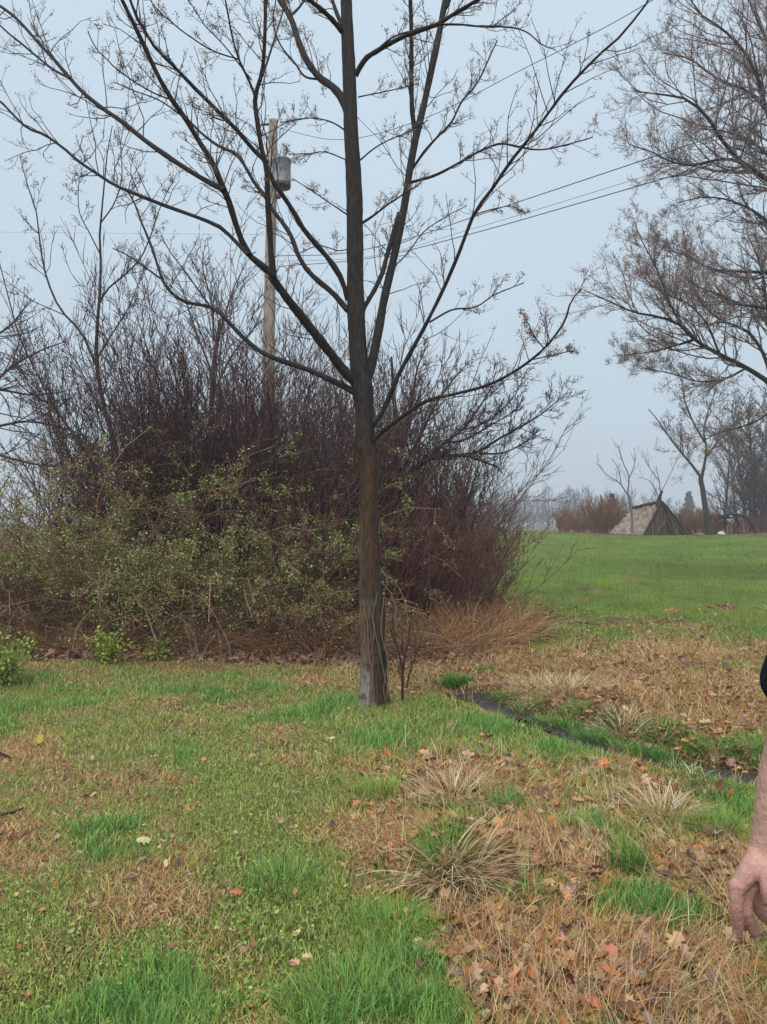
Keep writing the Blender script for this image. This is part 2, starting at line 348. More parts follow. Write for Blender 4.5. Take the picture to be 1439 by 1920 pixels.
LIMBS = [
 # left main limb and its forks
 (taper([(676,722),(650,700),(620,661),(590,621),(560,581),(535,546),(512,512)],10.5,7.5),0,-.5),
 (taper([(514,518),(509,480),(507,440),(503,385),(502,345),(500,312),(492,280),(486,240),(481,205),(480,185),(487,160),(493,140),(499,85),(501,0),(503,-140)],6.5,3.2),-.5,-1.0),
 (taper([(480,182),(465,146),(450,115),(436,70),(426,22),(420,-20)],2.6,1.4),-.8,-1.1),
 (taper([(493,142),(505,105),(517,68),(531,25),(540,-15)],2.2,1.2),-.85,-.6),
 (taper([(516,518),(490,497),(470,480),(456,455),(440,410),(426,365),(417,345),(400,305),(375,265),(350,222),(325,185),(300,140),(280,95),(260,50),(240,8),(222,-30)],7,3.6),-.5,-1.3),
 (taper([(421,357),(380,335),(325,300),(275,265),(225,225),(195,205),(160,177),(130,145),(100,110),(65,72),(30,35),(0,12),(-70,-30)],5,2.2),-.85,.3),
 (taper([(131,147),(100,130),(72,108),(45,86),(20,66),(0,48),(-30,30)],2.4,1.4),-.3,.3),
 (taper([(466,478),(440,451),(415,427),(390,415),(350,400),(300,382),(250,362),(215,347),(180,325),(150,305),(115,275),(80,252),(50,240),(25,217),(0,192),(-40,170)],4,1.8),-.65,.8),
 # low left limb
 (taper([(668,738),(645,724),(615,710),(570,690),(525,675),(490,660),(460,636),(425,600),(395,575),(380,572),(345,565),(320,547),(305,525),(297,500),(280,450),(265,415),(250,375),(235,350)],5.8,1.6),0,1.3),
 (taper([(301,522),(270,500),(240,480),(212,467)],2,1),1.0,1.4),
 (taper([(396,576),(370,540),(345,505),(318,470),(300,440)],1.8,.9),.8,1.3),
 # left limbs from the upper trunk
 (taper([(652,582),(625,550),(595,525),(575,505),(560,480),(545,440),(525,410),(513,396),(500,370),(480,345),(460,310),(440,285),(410,272),(380,250),(352,222)],5.6,2.2),0,.9),
 (taper([(653,562),(640,522),(620,490),(595,460),(570,430),(550,395),(530,365),(515,345),(495,300),(475,280),(445,245),(410,210),(375,175),(340,140),(310,110),(290,90),(275,65),(255,30),(242,-8),(225,-50)],5.4,2.6),0,-1.0),
 (taper([(652,208),(640,182),(626,165),(600,146),(580,120),(560,75),(545,30),(527,0),(505,-35)],8,4.8),0,.7),
 (taper([(600,149),(575,145),(555,120),(530,90),(515,50),(520,0)],2.2,1.2),.25,.8),
 (taper([(545,30),(565,10),(580,-30)],2.5,1.6),.5,.8),
 (taper([(644,62),(622,36),(597,14),(580,0),(550,-25)],5,3.4),0,-.5),
 (taper([(642,50),(629,18),(622,-5),(608,-70)],4.2,2.6),0,.4),
 # right side limbs
 (taper([(667,142),(676,125),(688,108),(705,97),(734,80),(768,63),(796,52),(822,43),(848,26),(872,11),(905,-8)],5.2,3.4),0,-.6),
 (taper([(705,96),(735,72),(768,60),(800,50)],2.2,1.2),-.2,-.1),
 (taper([(822,46),(859,46),(905,50),(961,52),(990,63),(1018,85),(1041,94)],2.2,.9),-.4,-.8),
 (taper([(682,730),(693,700),(703,656),(712,610),(720,565),(733,510),(744,462),(757,398),(769,319),(782,250),(796,193),(813,114),(828,45),(838,-5),(850,-80)],9.5,5.6),0,.7),
 (taper([(780,255),(774,215),(772,170),(772,85),(771,0),(768,-100)],5.2,3.6),.45,.2),
 (taper([(676,592),(688,569),(702,545),(717,512),(727,475),(738,440),(750,402)],4.2,5.2),0,.28),
 (taper([(836,15),(848,-10),(860,-50)],4,3),.6,.6),
 (taper([(700,800),(712,782),(728,750),(746,706),(771,660),(796,615),(831,546),(865,467),(893,398),(927,353),(961,302),(1007,245),(1053,182),(1092,137),(1129,100),(1166,68),(1189,40),(1212,11),(1232,-30)],4.6,1.8),0,-1.2),
 (taper([(697,832),(716,810),(738,793),(767,772),(800,752),(854,739),(917,722),(979,689),(1029,647),(1062,602),(1075,566),(1095,545)],4.6,1.2),0,-1.4),
 (taper([(1000,674),(1040,664),(1074,656)],1.2,.8),-1.0,-1.2),
 (taper([(1022,655),(1003,632),(990,605),(978,585)],1.3,.8),-1.1,-1.2),
 (taper([(806,604),(848,581),(893,575),(927,553),(984,529)],1.9,.9),-.5,-.9),
 (taper([(771,342),(813,330),(859,307),(905,282),(944,270),(973,276),(1007,282),(1064,273),(1115,259)],3,1.1),.5,1.0),
 (taper([(770,322),(796,285),(819,259),(848,228),(865,193),(893,159),(916,114),(933,74)],2.8,1.3),.5,1.1),
 (taper([(893,401),(925,393),(960,388),(985,402)],1.2,.7),-.8,-.9),
 (taper([(680,418),(700,405),(722,388),(757,365),(790,345)],2.6,1.2),0,-.3),
 (taper([(676,300),(700,280),(720,267),(757,250),(800,225)],1.6,.9),0,-.4),
 (taper([(672,182),(705,175),(745,165),(790,150)],1.4,.9),0,-.4),
 (taper([(655,250),(625,230),(590,222),(550,228),(528,232)],1.6,.9),0,-.4),
 (taper([(655,405),(625,385),(580,355),(548,335)],1.5,.8),0,.5),
 (taper([(650,300),(610,285),(570,290),(545,292)],1.2,.8),0,-.4),
 (taper([(733,505),(760,480),(800,430),(840,405),(880,385)],1.4,.8),.4,.7),
 (taper([(672,460),(640,470),(600,462),(560,478)],1.2,.8),0,.6),
 (taper([(450,112),(400,95),(340,55),(290,10),(270,-20)],1.5,1),-.9,-1.3),
 (taper([(472,150),(420,85),(380,40),(350,-10)],1.5,1),-.9,-.5),
 (taper([(330,190),(290,175),(240,145),(205,118),(175,85),(165,60)],1.5,.9),-1.0,-1.4),
 (taper([(352,225),(300,190),(250,170),(215,155)],1.5,.9),-1.0,-.4),
]
LP, LR = [], []
for pts, y0, y1 in LIMBS:
    P, R = limb3(pts, TY+y0, TY+y1); K = 30; P, R = smooth_line(P, R, K)
    P = P+np.cumsum(rng.normal(size=(K, 3))*.0018, 0)*np.linspace(0, 1, K)[:, None]
    mb = MB(); cc = np.array([.034, .027, .025])*(.8+.5*fbm(P[:, 0]*9, P[:, 2]*9, 1)[:, None])
    tubes(mb, P, R*(1+.06*rng.normal(size=K)), 8, cc[None]); mb.build('limb', M_BARK, maple)
    LP.append(P); LR.append(R)
LP = np.stack(LP); LR = np.stack(LR)
mb = MB(); tips = []
ln = np.linalg.norm(np.diff(LP, axis=1), axis=2).sum(1)
thin = LR[:, 0] < .02
grp = [np.where(ln > 1.6)[0], np.where(ln <= 1.6)[0]]
tw = []
for ids, per, lf in ((grp[0], 27, .22), (grp[1], 10, .34)):
    Q, q = spawn(LP[ids], np.minimum(LR[ids], .012), per, .18, 1, (25, 60), lf, 6, .17, .10, .45, .0028)
    tw.append((Q, q))
    Q2, q2 = spawn(Q, q, 3, .3, 1, (25, 60), .42, 5, .2, .12, .8, .0023); tw.append((Q2, q2))
    Q3, q3 = spawn(Q2, q2, 1, .3, 1, (25, 60), .5, 4, .2, .15, .8, .0021); tw.append((Q3, q3))
    tips += [Q[:, -1], Q2[:, -1], Q2[:, 3], Q3[:, -1], Q3[:, 2]]
for Q, q in tw: tubes(mb, Q, q, 3, jitter((.105, .08, .072), len(Q), .2))
tips.append(LP[:, -1]); tips = np.concatenate(tips)
mb.build('twigs', M_TWIG, maple)
mb = MB(); n = 4
pos = np.repeat(tips, n, 0)+rng.normal(size=(len(tips)*n, 3))*.012
flakes(mb, pos, rng.uniform(.006, .016, len(pos)), jitter((.30, .21, .17), len(pos), .25, .1), droop=.5); mb.build('buds', M_LEAF, maple)

# ------------------------------------------------------------------ shrubs and trees of the thicket
def tree_from(name, label, cat, pts_list, Y, levels, col, seed, parent_name='limb', leaf=None, rmin=.004, group=None, trunk_sides=8, twcol=None, flat=0, baseloc=None):
    """pts_list[0] is the trunk; others are limbs; each (list of (px,py), r0, r1, dY0, dY1) with radii in metres"""
    r = np.random.default_rng(seed); Ps, Rs = [], []
    for pts, r0, r1, d0, d1 in pts_list:
        a, _ = limb3([(x, y, 1) for x, y in pts], Y+d0, Y+d1); P, R = smooth_line(a, np.linspace(r0, r1, len(a)), 16)
        P = P+np.cumsum(r.normal(size=P.shape)*.0012*Y/6, 0)*np.linspace(0, 1, 16)[:, None]
        Ps.append(P); Rs.append(R)
    b = Ps[0][0] if baseloc is None else np.asarray(baseloc)
    root = thing(name, b, label, cat, group)
    for i, (P, R) in enumerate(zip(Ps, Rs)):
        mb = MB(); tubes(mb, P, R, trunk_sides if i == 0 else 6, col); mb.build('trunk' if i == 0 else 'limb', M_BARK, root)
    P = np.stack(Ps); R = np.stack(Rs); mb = MB(); tips = []
    P = P[1:] if len(P) > 3 else P; R = R[1:] if len(R) > 3 else R
    for (per, lf, ang, up, wig, K) in levels:
        P, R = spawn(P, np.minimum(R, .05), per, .15, 1, ang, lf, K, wig, up, .55, rmin, flat, r)
        tubes(mb, P, R, 3, jitter(twcol if twcol is not None else col, len(P), .25, .06, r)); tips.append(P[:, -1]); last = P
    mb.build('twigs', M_TWIG, root)
    if leaf:
        n, sz, lc = leaf; pool = last.reshape(-1, 3); pos = pool[r.integers(0, len(pool), n)]+r.normal(size=(n, 3))*.02*Y/10
        mb = MB(); flakes(mb, pos, r.uniform(.5, 1.2, n)*sz, jitter(lc, n, .3, .1, r), r); mb.build('buds', M_LEAF, root)
    return root
def fan_shrub(label, px, Y, nst, ht, spread, col, seed, per=(7, 4), lean=(0, 0), rad=.35, leaf=None, name='bare_shrub', rmin=.0045, up=.05, r0=.014, cat='shrub', lf=(.32, .4), group=None, sc=1.):
    r = np.random.default_rng(seed); b = on(px, Y)
    root = thing(name, b, label, cat, group)
    az = r.uniform(0, 2*np.pi, nst); rr = rad*np.sqrt(r.random(nst)); tl = np.radians(spread)*np.sqrt(r.random(nst))
    p = b+np.stack([rr*np.cos(az), rr*np.sin(az), 0*az-.03], 1); az2 = az+r.normal(size=nst)*.5
    d = np.stack([np.sin(tl)*np.cos(az2)+lean[0], np.sin(tl)*np.sin(az2)+lean[1], np.cos(tl)], 1); d = nrm(d)
    L = ht*r.uniform(.45, 1.08, nst); K = 8; out = [p]
    for k in range(K-1):
        d = nrm(d+.09*r.normal(size=(nst, 3))+np.array([0, 0, up])); p = p+d*(L/(K-1))[:, None]; out.append(p)
    P = np.stack(out, 1); R = (r0*r.uniform(.5, 1.2, nst))[:, None]*np.linspace(1, .3, K)
    mb = MB(); tubes(mb, P, R, 4, jitter(col, nst, .25, .06, r)); mb.build('stems', M_TWIG, root)
    mb = MB(); q = (P, R); last = P
    for pr, l_ in zip(per, lf):
        q = spawn(q[0], q[1], pr, .22, 1, (18, 45), l_, 4, .14, .08, .6, rmin, 0, r); tubes(mb, q[0], q[1], 3, jitter(col, len(q[0]), .3, .08, r)); last = q[0]
    mb.build('twigs', M_TWIG, root)
    if leaf:
        n, sz, lc, zmax = leaf; pool = last.reshape(-1, 3); pool = pool[pool[:, 2] < zmax]
        pos = pool[r.integers(0, len(pool), n)]+r.normal(size=(n, 3))*.03
        mb = MB(); flakes(mb, pos, r.uniform(.5, 1.2, n)*sz, jitter(lc, n, .3, .12, r), r); mb.build('leaves', M_LEAF, root)
    return root
def cane_shrub(label, px, Y, nst, L0, out0, seed, leafn, leafcol, px_half, stemcol=(.22, .13, .085), name='leafy_shrub', drop=.16, lsz=.031, zlo=.5):
    """arching canes that fall over into a mound, with small leaves on the outside"""
    r = np.random.default_rng(seed); b = on(px, Y); root = thing(name, b, label, 'shrub')
    az = r.uniform(0, 2*np.pi, nst); rr = out0*np.sqrt(r.random(nst))
    p = b+np.stack([rr*np.cos(az)*1.3, rr*np.sin(az), 0*az-.03], 1); az2 = az+r.normal(size=nst)*.6; tl = np.radians(r.uniform(5, 50, nst))
    d = np.stack([np.sin(tl)*np.cos(az2), np.sin(tl)*np.sin(az2), np.cos(tl)], 1); L = L0*r.uniform(.5, 1.05, nst); K = 9; out = [p]
    for k in range(K-1):
        d = nrm(d+.13*r.normal(size=(nst, 3))+np.array([0, 0, -drop*(k/3.)])); p = p+d*(L/(K-1))[:, None]
        p[:, 2] = np.maximum(p[:, 2], h(p[:, 0], p[:, 1])+.03); out.append(p)
    P = np.stack(out, 1); R = .009*np.linspace(1, .45, K)*np.ones((nst, 1))
    mb = MB(); tubes(mb, P, R, 3, jitter(stemcol, nst, .3, .1, r)); mb.build('stems', M_TWIG, root)
    mb = MB(); q1 = spawn(P, R, 7, .15, 1, (25, 70), .28, 4, .25, -.02, .6, .004, 0, r); q2 = spawn(q1[0], q1[1], 2, .2, 1, (25, 70), .5, 4, .25, 0, .8, .0035, 0, r)
    for q in (q1, q2): tubes(mb, q[0], q[1], 3, jitter(np.array(stemcol)*1.1, len(q[0]), .35, .1, r))
    mb.build('twigs', M_TWIG, root)
    pool = np.concatenate([q1[0].reshape(-1, 3), q2[0].reshape(-1, 3)]); w = sstep(zlo-.25, zlo+.45, pool[:, 2]-b[2])+.10
    w = w*(.25+1.5*sstep(.4, .6, fbm(pool[:, 0]*1.2+pool[:, 1], pool[:, 2]*1.6, 1.6, 3)))
    ix = r.choice(len(pool), leafn, p=w/w.sum()); pos = pool[ix]+r.normal(size=(leafn, 3))*.025
    c = jitter(leafcol, leafn, .35, .1, r); br = r.random(leafn) < .22; c[br] = jitter((.40, .22, .11), br.sum(), .3, .1, r)
    mb = MB(); flakes(mb, pos, r.uniform(.5, 1.25, leafn)*lsz, c, r); mb.build('leaves', M_LEAF, root)
    return root
PUR = (.112, .062, .058); BRN = (.13, .088, .07); MAR = (.155, .068, .063)
for i, (lab, px, Y, nst, ht, sp, col, per, lean) in enumerate([
 ('tall purplish bare shrub fanning up beside the thin leaning tree at left', 255, 11.4, 80, 4.7, 30, PUR, (15, 5), (-.1, 0)),
 ('tallest bare shrub of the thicket, straight dark stems left of the utility pole', 370, 11.6, 95, 5.0, 26, PUR, (15, 5), (-.08, 0)),
 ('dense purplish bare shrub right in front of the utility pole', 470, 11.2, 95, 4.3, 30, PUR, (15, 5), (.0, 0)),
 ('bare brown shrub between the utility pole and the maple trunk', 580, 11.3, 95, 4.3, 30, PUR, (15, 5), (.06, 0)),
 ('bare shrub straight behind the maple fork', 660, 11.8, 95, 4.2, 28, BRN, (15, 5), (.0, 0)),
 ('pale brown twiggy shrub rising just right of the maple fork', 770, 12.4, 85, 3.9, 28, (.13, .085, .068), (15, 5), (.05, 0)),
 ('bare shrub low behind the leafy mound at the left edge', 120, 12.0, 45, 2.9, 48, BRN, (8, 4), (-.1, 0)),
 ('bare shrub in the back row, filling the thicket left of the pole', 320, 13.6, 85, 4.8, 34, PUR, (15, 5), (0, 0)),
 ('bare shrub in the back row, filling the thicket right of the pole', 540, 13.8, 90, 4.6, 34, PUR, (15, 5), (0, 0)),
 ]):
    fan_shrub(lab, px, Y, nst, ht, sp, col, 40+i, per, lean, rad=.5, rmin=.005)
for i, (lab, px, Y, nst, ht, sp, col, per, lean) in enumerate([
 ('low maroon bramble mound at the left of the maple trunk, under the bare shrubs', 590, 10.6, 80, 2.3, 48, MAR, (9, 4), (0, 0)),
 ('low maroon bramble mound directly behind the maple trunk', 690, 10.7, 80, 2.2, 48, MAR, (9, 4), (0, 0)),
 ('dense maroon bramble mound right of the maple trunk, below the spreading tree', 775, 10.9, 95, 2.1, 46, (.17, .08, .068), (9, 4), (0, 0)),
 ('rounded brown bramble mound at the right end of the thicket', 835, 11.4, 85, 1.9, 46, (.17, .10, .078), (9, 4), (.05, 0)),
 ('brown bramble further back along the field edge', 835, 15.0, 70, 2.4, 44, (.16, .10, .085), (8, 4), (0, 0)),
 ('farthest bare bush of the thicket along the field edge', 850, 21.0, 70, 2.4, 44, (.16, .115, .10), (8, 4), (0, 0)),
 ('bare bush behind the thicket between maple trunk and field', 800, 16.5, 70, 3.0, 50, BRN, (8, 4), (0, 0)),
 ]):
    fan_shrub(lab, px, Y, nst, ht, sp, col, 70+i, per, lean, rad=.6, name='bramble', rmin=.005, lf=(.36, .45))
fan_shrub('tall bare shrub behind the wide low tree, right of the maple trunk', 790, 13.5, 80, 3.1, 24, BRN, 90, (14, 5), (0, 0), rad=.6)
GRN = (.30, .38, .12)
cane_shrub('olive green leafy mound at the left edge of the thicket', 20, 10.4, 130, 3.3, .75, 1, 20000, GRN, 0)
cane_shrub('leafy mound left of centre in the thicket, brown stems showing through its green', 165, 10.1, 120, 3.1, .7, 2, 17000, (.31, .34, .12), 0)
cane_shrub('brightest green leafy mound below the tallest bare shrubs', 320, 10.0, 130, 3.35, .7, 3, 26000, GRN, 0)
cane_shrub('green leafy mound below the utility pole', 450, 10.1, 120, 3.25, .65, 4, 23000, GRN, 0)
cane_shrub('small drooping green mound between the pole and the maple trunk', 560, 9.7, 80, 2.0, .5, 5, 7500, (.33, .34, .13), 0)
cane_shrub('low yellowish green mound touching the left side of the maple trunk', 630, 9.4, 60, 1.25, .4, 6, 2200, (.38, .33, .12), 0, zlo=.3)
# ivy-green tops growing up through the bare shrubs
# thin leaning tree at left
TL = [([(262,1000),(245,905),(222,850),(200,780),(185,715),(181,670),(184,600),(188,560),(190,480),(188,420),(195,370),(200,300),(212,235)], .04, .006, 0, 0),
 ([(183,690),(150,620),(115,582),(88,522),(74,450),(68,400),(50,345),(36,295)], .022, .005, 0, .5),
 ([(185,572),(200,545),(235,515),(262,488),(281,448),(300,392),(332,325)], .018, .005, 0, -.5),
 ([(183,672),(202,640),(228,600),(250,560),(262,520)], .016, .005, 0, .5),
 ([(190,480),(170,440),(150,400),(148,350),(160,300)], .012, .004, 0, .3),
 ([(188,420),(215,380),(228,330),(225,270),(232,220)], .012, .004, 0, -.3),
 ([(178,960),(175,870),(135,810),(100,760),(75,710),(40,640),(12,545),(-5,480)], .028, .006, -.1, .3),
 ([(100,760),(60,740),(20,700),(-20,640)], .012, .005, 0, .2)]
tree_from('bare_tree', 'thin leaning bare tree at the left with a sparse forked crown against the sky', 'tree', TL, 11.0, [(14, .26, (25, 60), .12, .16, 5), (3, .5, (25, 55), .12, .2, 4), (2, .55, (25, 55), .1, .2, 4)], (.055, .042, .038), 11, leaf=(1800, .028, (.16, .13, .09)), twcol=(.10, .08, .075), baseloc=on(262, 11.0))
# far left trees with level, crossing twigs
TL2 = [([(-90,960),(-85,800),(-80,640),(-70,500)], .09, .03, 0, 0),
 ([(-85,800),(-30,740),(20,690),(70,660),(120,640)], .035, .008, 0, 0),
 ([(-84,780),(-20,800),(50,790),(110,800),(170,820)], .03, .008, 0, -.4),
 ([(-80,700),(-20,640),(30,600),(60,560)], .03, .008, 0, .5),
 ([(-82,850),(-20,850),(60,870),(130,880)], .03, .008, 0, 0),
 ([(-80,740),(-10,730),(60,740),(120,735)], .03, .008, 0, .4)]
tree_from('bare_tree', 'bare tree cut by the left edge with level crossing twigs above the thicket', 'tree', TL2, 12.5, [(14, .5, (20, 60), .05, .16, 6), (4, .5, (25, 60), .06, .2, 5), (3, .5, (25, 60), .05, .2, 4)], (.06, .045, .042), 12, twcol=(.085, .066, .064), rmin=.0045, baseloc=on(-90, 12.5))
# grey fine crown behind
TL3 = [([(400,1000),(395,800),(400,680),(410,600)], .08, .03, 0, 0),
 ([(398,700),(360,600),(340,540),(310,480)], .03, .006, 0, .5), ([(400,690),(420,600),(440,540),(470,480)], .03, .006, 0, -.5),
 ([(402,640),(395,560),(380,500),(385,450)], .03, .006, 0, 0), ([(400,740),(440,660),(480,610),(500,560)], .03, .006, 0, 0)]
tree_from('bare_tree', 'fine grey twiggy crown showing above the thicket just left of the utility pole', 'tree', TL3, 17, [(12, .45, (20, 50), .1, .15, 5), (5, .5, (20, 50), .1, .18, 5), (3, .5, (20, 50), .1, .2, 4)], (.075, .06, .056), 13, twcol=(.13, .105, .10), rmin=.005, baseloc=on(400, 17))
# spreading tree right of the maple
TS = [([(752,1050),(750,960),(748,905),(747,870),(745,830),(743,780),(738,720),(735,670)], .09, .02, 0, 0),
 ([(749,905),(775,880),(805,862),(840,855),(872,854),(900,862),(932,874)], .05, .014, 0, -.4),
 ([(792,868),(815,848),(833,831),(867,806),(896,768),(917,735),(930,700)], .034, .008, 0, .4),
 ([(850,855),(896,847),(937,822),(979,799),(1021,772),(1058,739)], .028, .006, -.2, -.8),
 ([(752,890),(767,860),(792,810),(817,760),(846,718),(870,690)], .034, .008, 0, 0),
 ([(747,912),(722,890),(706,855),(700,800)], .03, .01, 0, .3),
 ([(747,860),(765,800),(775,740),(782,690),(800,650)], .032, .008, 0, -.4),
 ([(867,806),(905,795),(940,770),(970,735),(985,700)], .018, .005, .3, .1),
 ([(900,850),(940,850),(975,835),(1005,812)], .018, .005, -.3, .1),
 ([(833,831),(870,825),(915,800),(950,780),(975,760)], .02, .006, 0, -.5)]
tree_from('bare_tree', 'low wide bare tree with dark limbs spreading right of the maple over the field', 'tree', TS, 12.2, [(21, .36, (20, 60), .09, .15, 5), (7, .5, (25, 55), .10, .2, 5), (4, .5, (25, 55), .08, .2, 4)], (.045, .033, .032), 14, twcol=(.062, .046, .046), rmin=.0045, baseloc=on(752, 12.2))

# ------------------------------------------------------------------ utility pole with transformer, and the wires
PY = 17.0; pb = on(505, PY)
pole = thing('utility_pole', pb, 'weathered wooden utility pole with a grey transformer, rising behind the thicket', 'pole')
pt = at(513, 226, PY); pm = at(505, 620, PY)
mb = MB(); tp, tr = smooth_line(np.array([pb-[0, 0, .2], pm, pt]), [.155, .135, .10], 12); tubes(mb, tp, tr, 14, (.36, .30, .245))
tubes(mb, np.array([pt, pt+[0, 0, .004]]), np.array([.10, .001]), 14, (.2, .15, .11))
mb.build('post', M_WOOD, pole)
tc_ = at(529, 325, PY-.05); s = PY/F
mb = MB(); Pq = np.array([tc_+[0, 0, z_] for z_ in (-.335, -.33, -.25, -.25, -.24, .26, .27, .31, .315, .35, .36)]); Rq = np.array([.001, .185, .2, .205, .205, .205, .225, .225, .2, .1, .001])
tubes(mb, Pq, Rq, 24, (.33, .36, .38)); can = mb.build('transformer', M_METAL, pole)
mb = MB(); tubes(mb, np.array([tc_+[0, 0, -.345], tc_+[0, 0, -.33], tc_+[0, 0, -.235], tc_+[0, 0, -.23]]), np.array([.001, .2, .209, .2]), 24, (.06, .065, .07)); mb.build('transformer_base', M_METAL, pole).parent = can
for dx in (-.1, .08):
    mb = MB(); b0 = tc_+[dx, -.05, .33]
    tubes(mb, np.array([b0, b0+[0, 0, .03], b0+[0, 0, .05], b0+[0, 0, .09], b0+[0, 0, .11], b0+[0, 0, .15]]), np.array([.03, .045, .025, .04, .022, .02]), 10, (.25, .2, .18)); mb.build('bushing', M_METAL, pole).parent = can
mb = MB(); b1 = at(508, 310, PY)
tubes(mb, np.array([b1+[0, -.02, 0], tc_+[-.12, 0, .2]]), np.array([.04, .04]), 6, (.1, .1, .1)); mb.build('bracket', M_METAL, pole)
mb = MB(); tubes(mb, np.array([b1+[0, -.02, -.45], tc_+[-.12, 0, -.2]]), np.array([.04, .04]), 6, (.1, .1, .1)); mb.build('bracket', M_METAL, pole)
mb = MB(); i0 = at(522, 372, PY-.12); tubes(mb, np.array([i0, i0+[0, 0, .03], i0+[0, 0, .09], i0+[0, 0, .12]]), np.array([.05, .07, .07, .04]), 10, (.12, .11, .11)); mb.build('insulator', M_METAL, pole)
mb = MB(); tubes(mb, np.array([at(490, 234, PY), at(513, 232, PY-.05)]), np.array([.03, .03]), 6, (.1, .09, .08)); mb.build('pin_arm', M_METAL, pole)
def wire(label, pts, rad=.012):
    P = np.array([at(x, y, Y_) for x, y, Y_ in pts]); Q, q = smooth_line(P, np.full(len(P), rad), 60); mb = MB(); tubes(mb, Q, q, 5, (.10, .11, .12))
    tag(mb.build('power_line', M_WIRE, loc=Q[0]), label, 'wire')
wire('topmost thin wire climbing steeply from the pole top to the upper right', [(514,238,17),(640,262,15.5),(796,222,13.8),(980,130,12),(1166,34,10.5),(1400,-110,9),(2000,-500,7)], .006)
wire('upper of the three wires running from the pole toward the trees on the right', [(520,480,17),(650,474,15.6),(774,445,14.4),(893,405,13.3),(1100,336,11.8),(1417,229,9.8),(1900,60,7.8)], .008)
wire('thin middle wire of the three between the pole and the trees on the right', [(520,490,17),(700,480,15.2),(893,427,13.3),(1212,330,11.1),(1500,240,9.4),(1900,110,7.8)], .004)
wire('lowest of the three wires running from the pole toward the trees on the right', [(522,500,17),(700,483,15.2),(893,436,13.3),(1100,377,11.9),(1291,321,10.6),(1600,228,8.8),(1900,140,7.8)], .008)
wire('faint wire from the pole to the left edge of the picture', [(500,440,17),(300,438,18),(0,435,19.5),(-400,420,22)], .0025)

# ------------------------------------------------------------------ big maples on the right
RT = [([(1545,1010),(1535,850),(1525,700),(1520,500),(1500,300),(1480,100),(1460,-150)], .24, .06, 0, 0),
 ([(1520,480),(1470,370),(1439,336),(1388,302),(1354,262),(1320,211),(1292,188),(1235,176),(1190,170)], .07, .012, 0, -1.5),
 ([(1510,380),(1470,320),(1439,290),(1405,262),(1360,245),(1310,240)], .06, .012, 0, .8),
 ([(1400,310),(1371,299),(1331,302),(1297,310),(1257,302),(1223,285),(1180,270)], .035, .01, -.5, -1.8),
 ([(1505,330),(1460,260),(1439,211),(1422,148),(1400,102),(1360,57),(1310,20),(1290,-20)], .06, .012, 0, -.8),
 ([(1525,560),(1480,520),(1439,512),(1377,509),(1331,504),(1290,480),(1250,470)], .05, .01, 0, .8),
 ([(1526,620),(1480,590),(1439,578),(1382,569),(1348,552),(1314,541),(1280,520)], .05, .01, 0, -.8),
 ([(1490,180),(1450,100),(1420,40),(1390,-30)], .05, .015, 0, .5),
 ([(1520,520),(1470,450),(1420,400),(1380,380),(1330,370),(1270,380)], .045, .01, 0, 1.2),
 ([(1500,300),(1450,210),(1400,170),(1350,150),(1290,110),(1240,100)], .05, .01, 0, .4)]
LV = [(30, .44, (20, 65), .10, .16, 6), (9, .46, (25, 60), .12, .18, 5), (6, .45, (25, 60), .12, .2, 4), (2, .5, (25, 55), .12, .2, 3)]
tree_from('maple_tree', 'tall budding maple filling the upper right corner with dense fine twigs', 'tree', RT, 17, LV, (.052, .044, .046), 21, leaf=(45000, .022, (.38, .28, .24)), twcol=(.27, .205, .195), rmin=.0034, baseloc=on(1545, 17))
RT2 = [([(1500,1010),(1490,880),(1470,780),(1450,725)], .17, .09, 0, 0),
 ([(1455,730),(1439,715),(1400,690),(1350,665),(1300,635),(1274,609),(1246,598),(1189,586),(1130,560),(1095,545)], .07, .01, 0, -1),
 ([(1290,627),(1274,603),(1252,558),(1235,512),(1206,455),(1190,420)], .03, .008, -.6, -1),
 ([(1300,636),(1260,650),(1210,660),(1150,665)], .025, .007, -.7, .2),
 ([(1450,728),(1430,660),(1400,620),(1350,600),(1310,560),(1290,500),(1280,450)], .05, .01, 0, .8),
 ([(1455,735),(1439,775),(1390,800),(1340,815),(1290,850)], .03, .008, 0, -.8),
 ([(1400,690),(1360,710),(1310,715),(1260,700),(1200,690)], .03, .008, -.3, .8),
 ([(1450,720),(1440,600),(1425,500),(1400,440)], .05, .01, 0, .3),
 ([(1350,665),(1320,600),(1290,570),(1240,550),(1200,520)], .03, .008, -.4, .6)]
tree_from('maple_tree', 'lower budding maple at the right edge with rusty buds and long left limb', 'tree', RT2, 19, LV, (.052, .043, .043), 22, leaf=(42000, .024, (.42, .27, .19)), twcol=(.29, .205, .175), rmin=.0036, baseloc=on(1500, 19))
ST = [([(1329,1003),(1326,975),(1323,950),(1318,912),(1315,894)], .17, .12, 0, 0),
 ([(1315,895),(1297,871),(1275,845),(1252,815),(1235,790),(1215,765)], .08, .02, 0, .5),
 ([(1316,896),(1321,871),(1325,841),(1320,811),(1328,770),(1345,725)], .09, .02, 0, 0),
 ([(1322,860),(1345,830),(1370,800),(1400,770)], .06, .02, 0, 0),
 ([(1322,830),(1300,790),(1285,750),(1280,710)], .06, .02, 0, 0)]
tree_from('bare_tree', 'small forked bare tree standing at the far side of the field right of the shelter', 'tree', ST, 41, [(10, .5, (20, 50), .06, .14, 5), (5, .5, (20, 50), .06, .18, 5), (3, .5, (20, 50), .05, .2, 4)], (.05, .04, .038), 23, leaf=(3500, .07, (.17, .13, .12)), twcol=(.10, .08, .076), rmin=.011, baseloc=on(1329, 41))
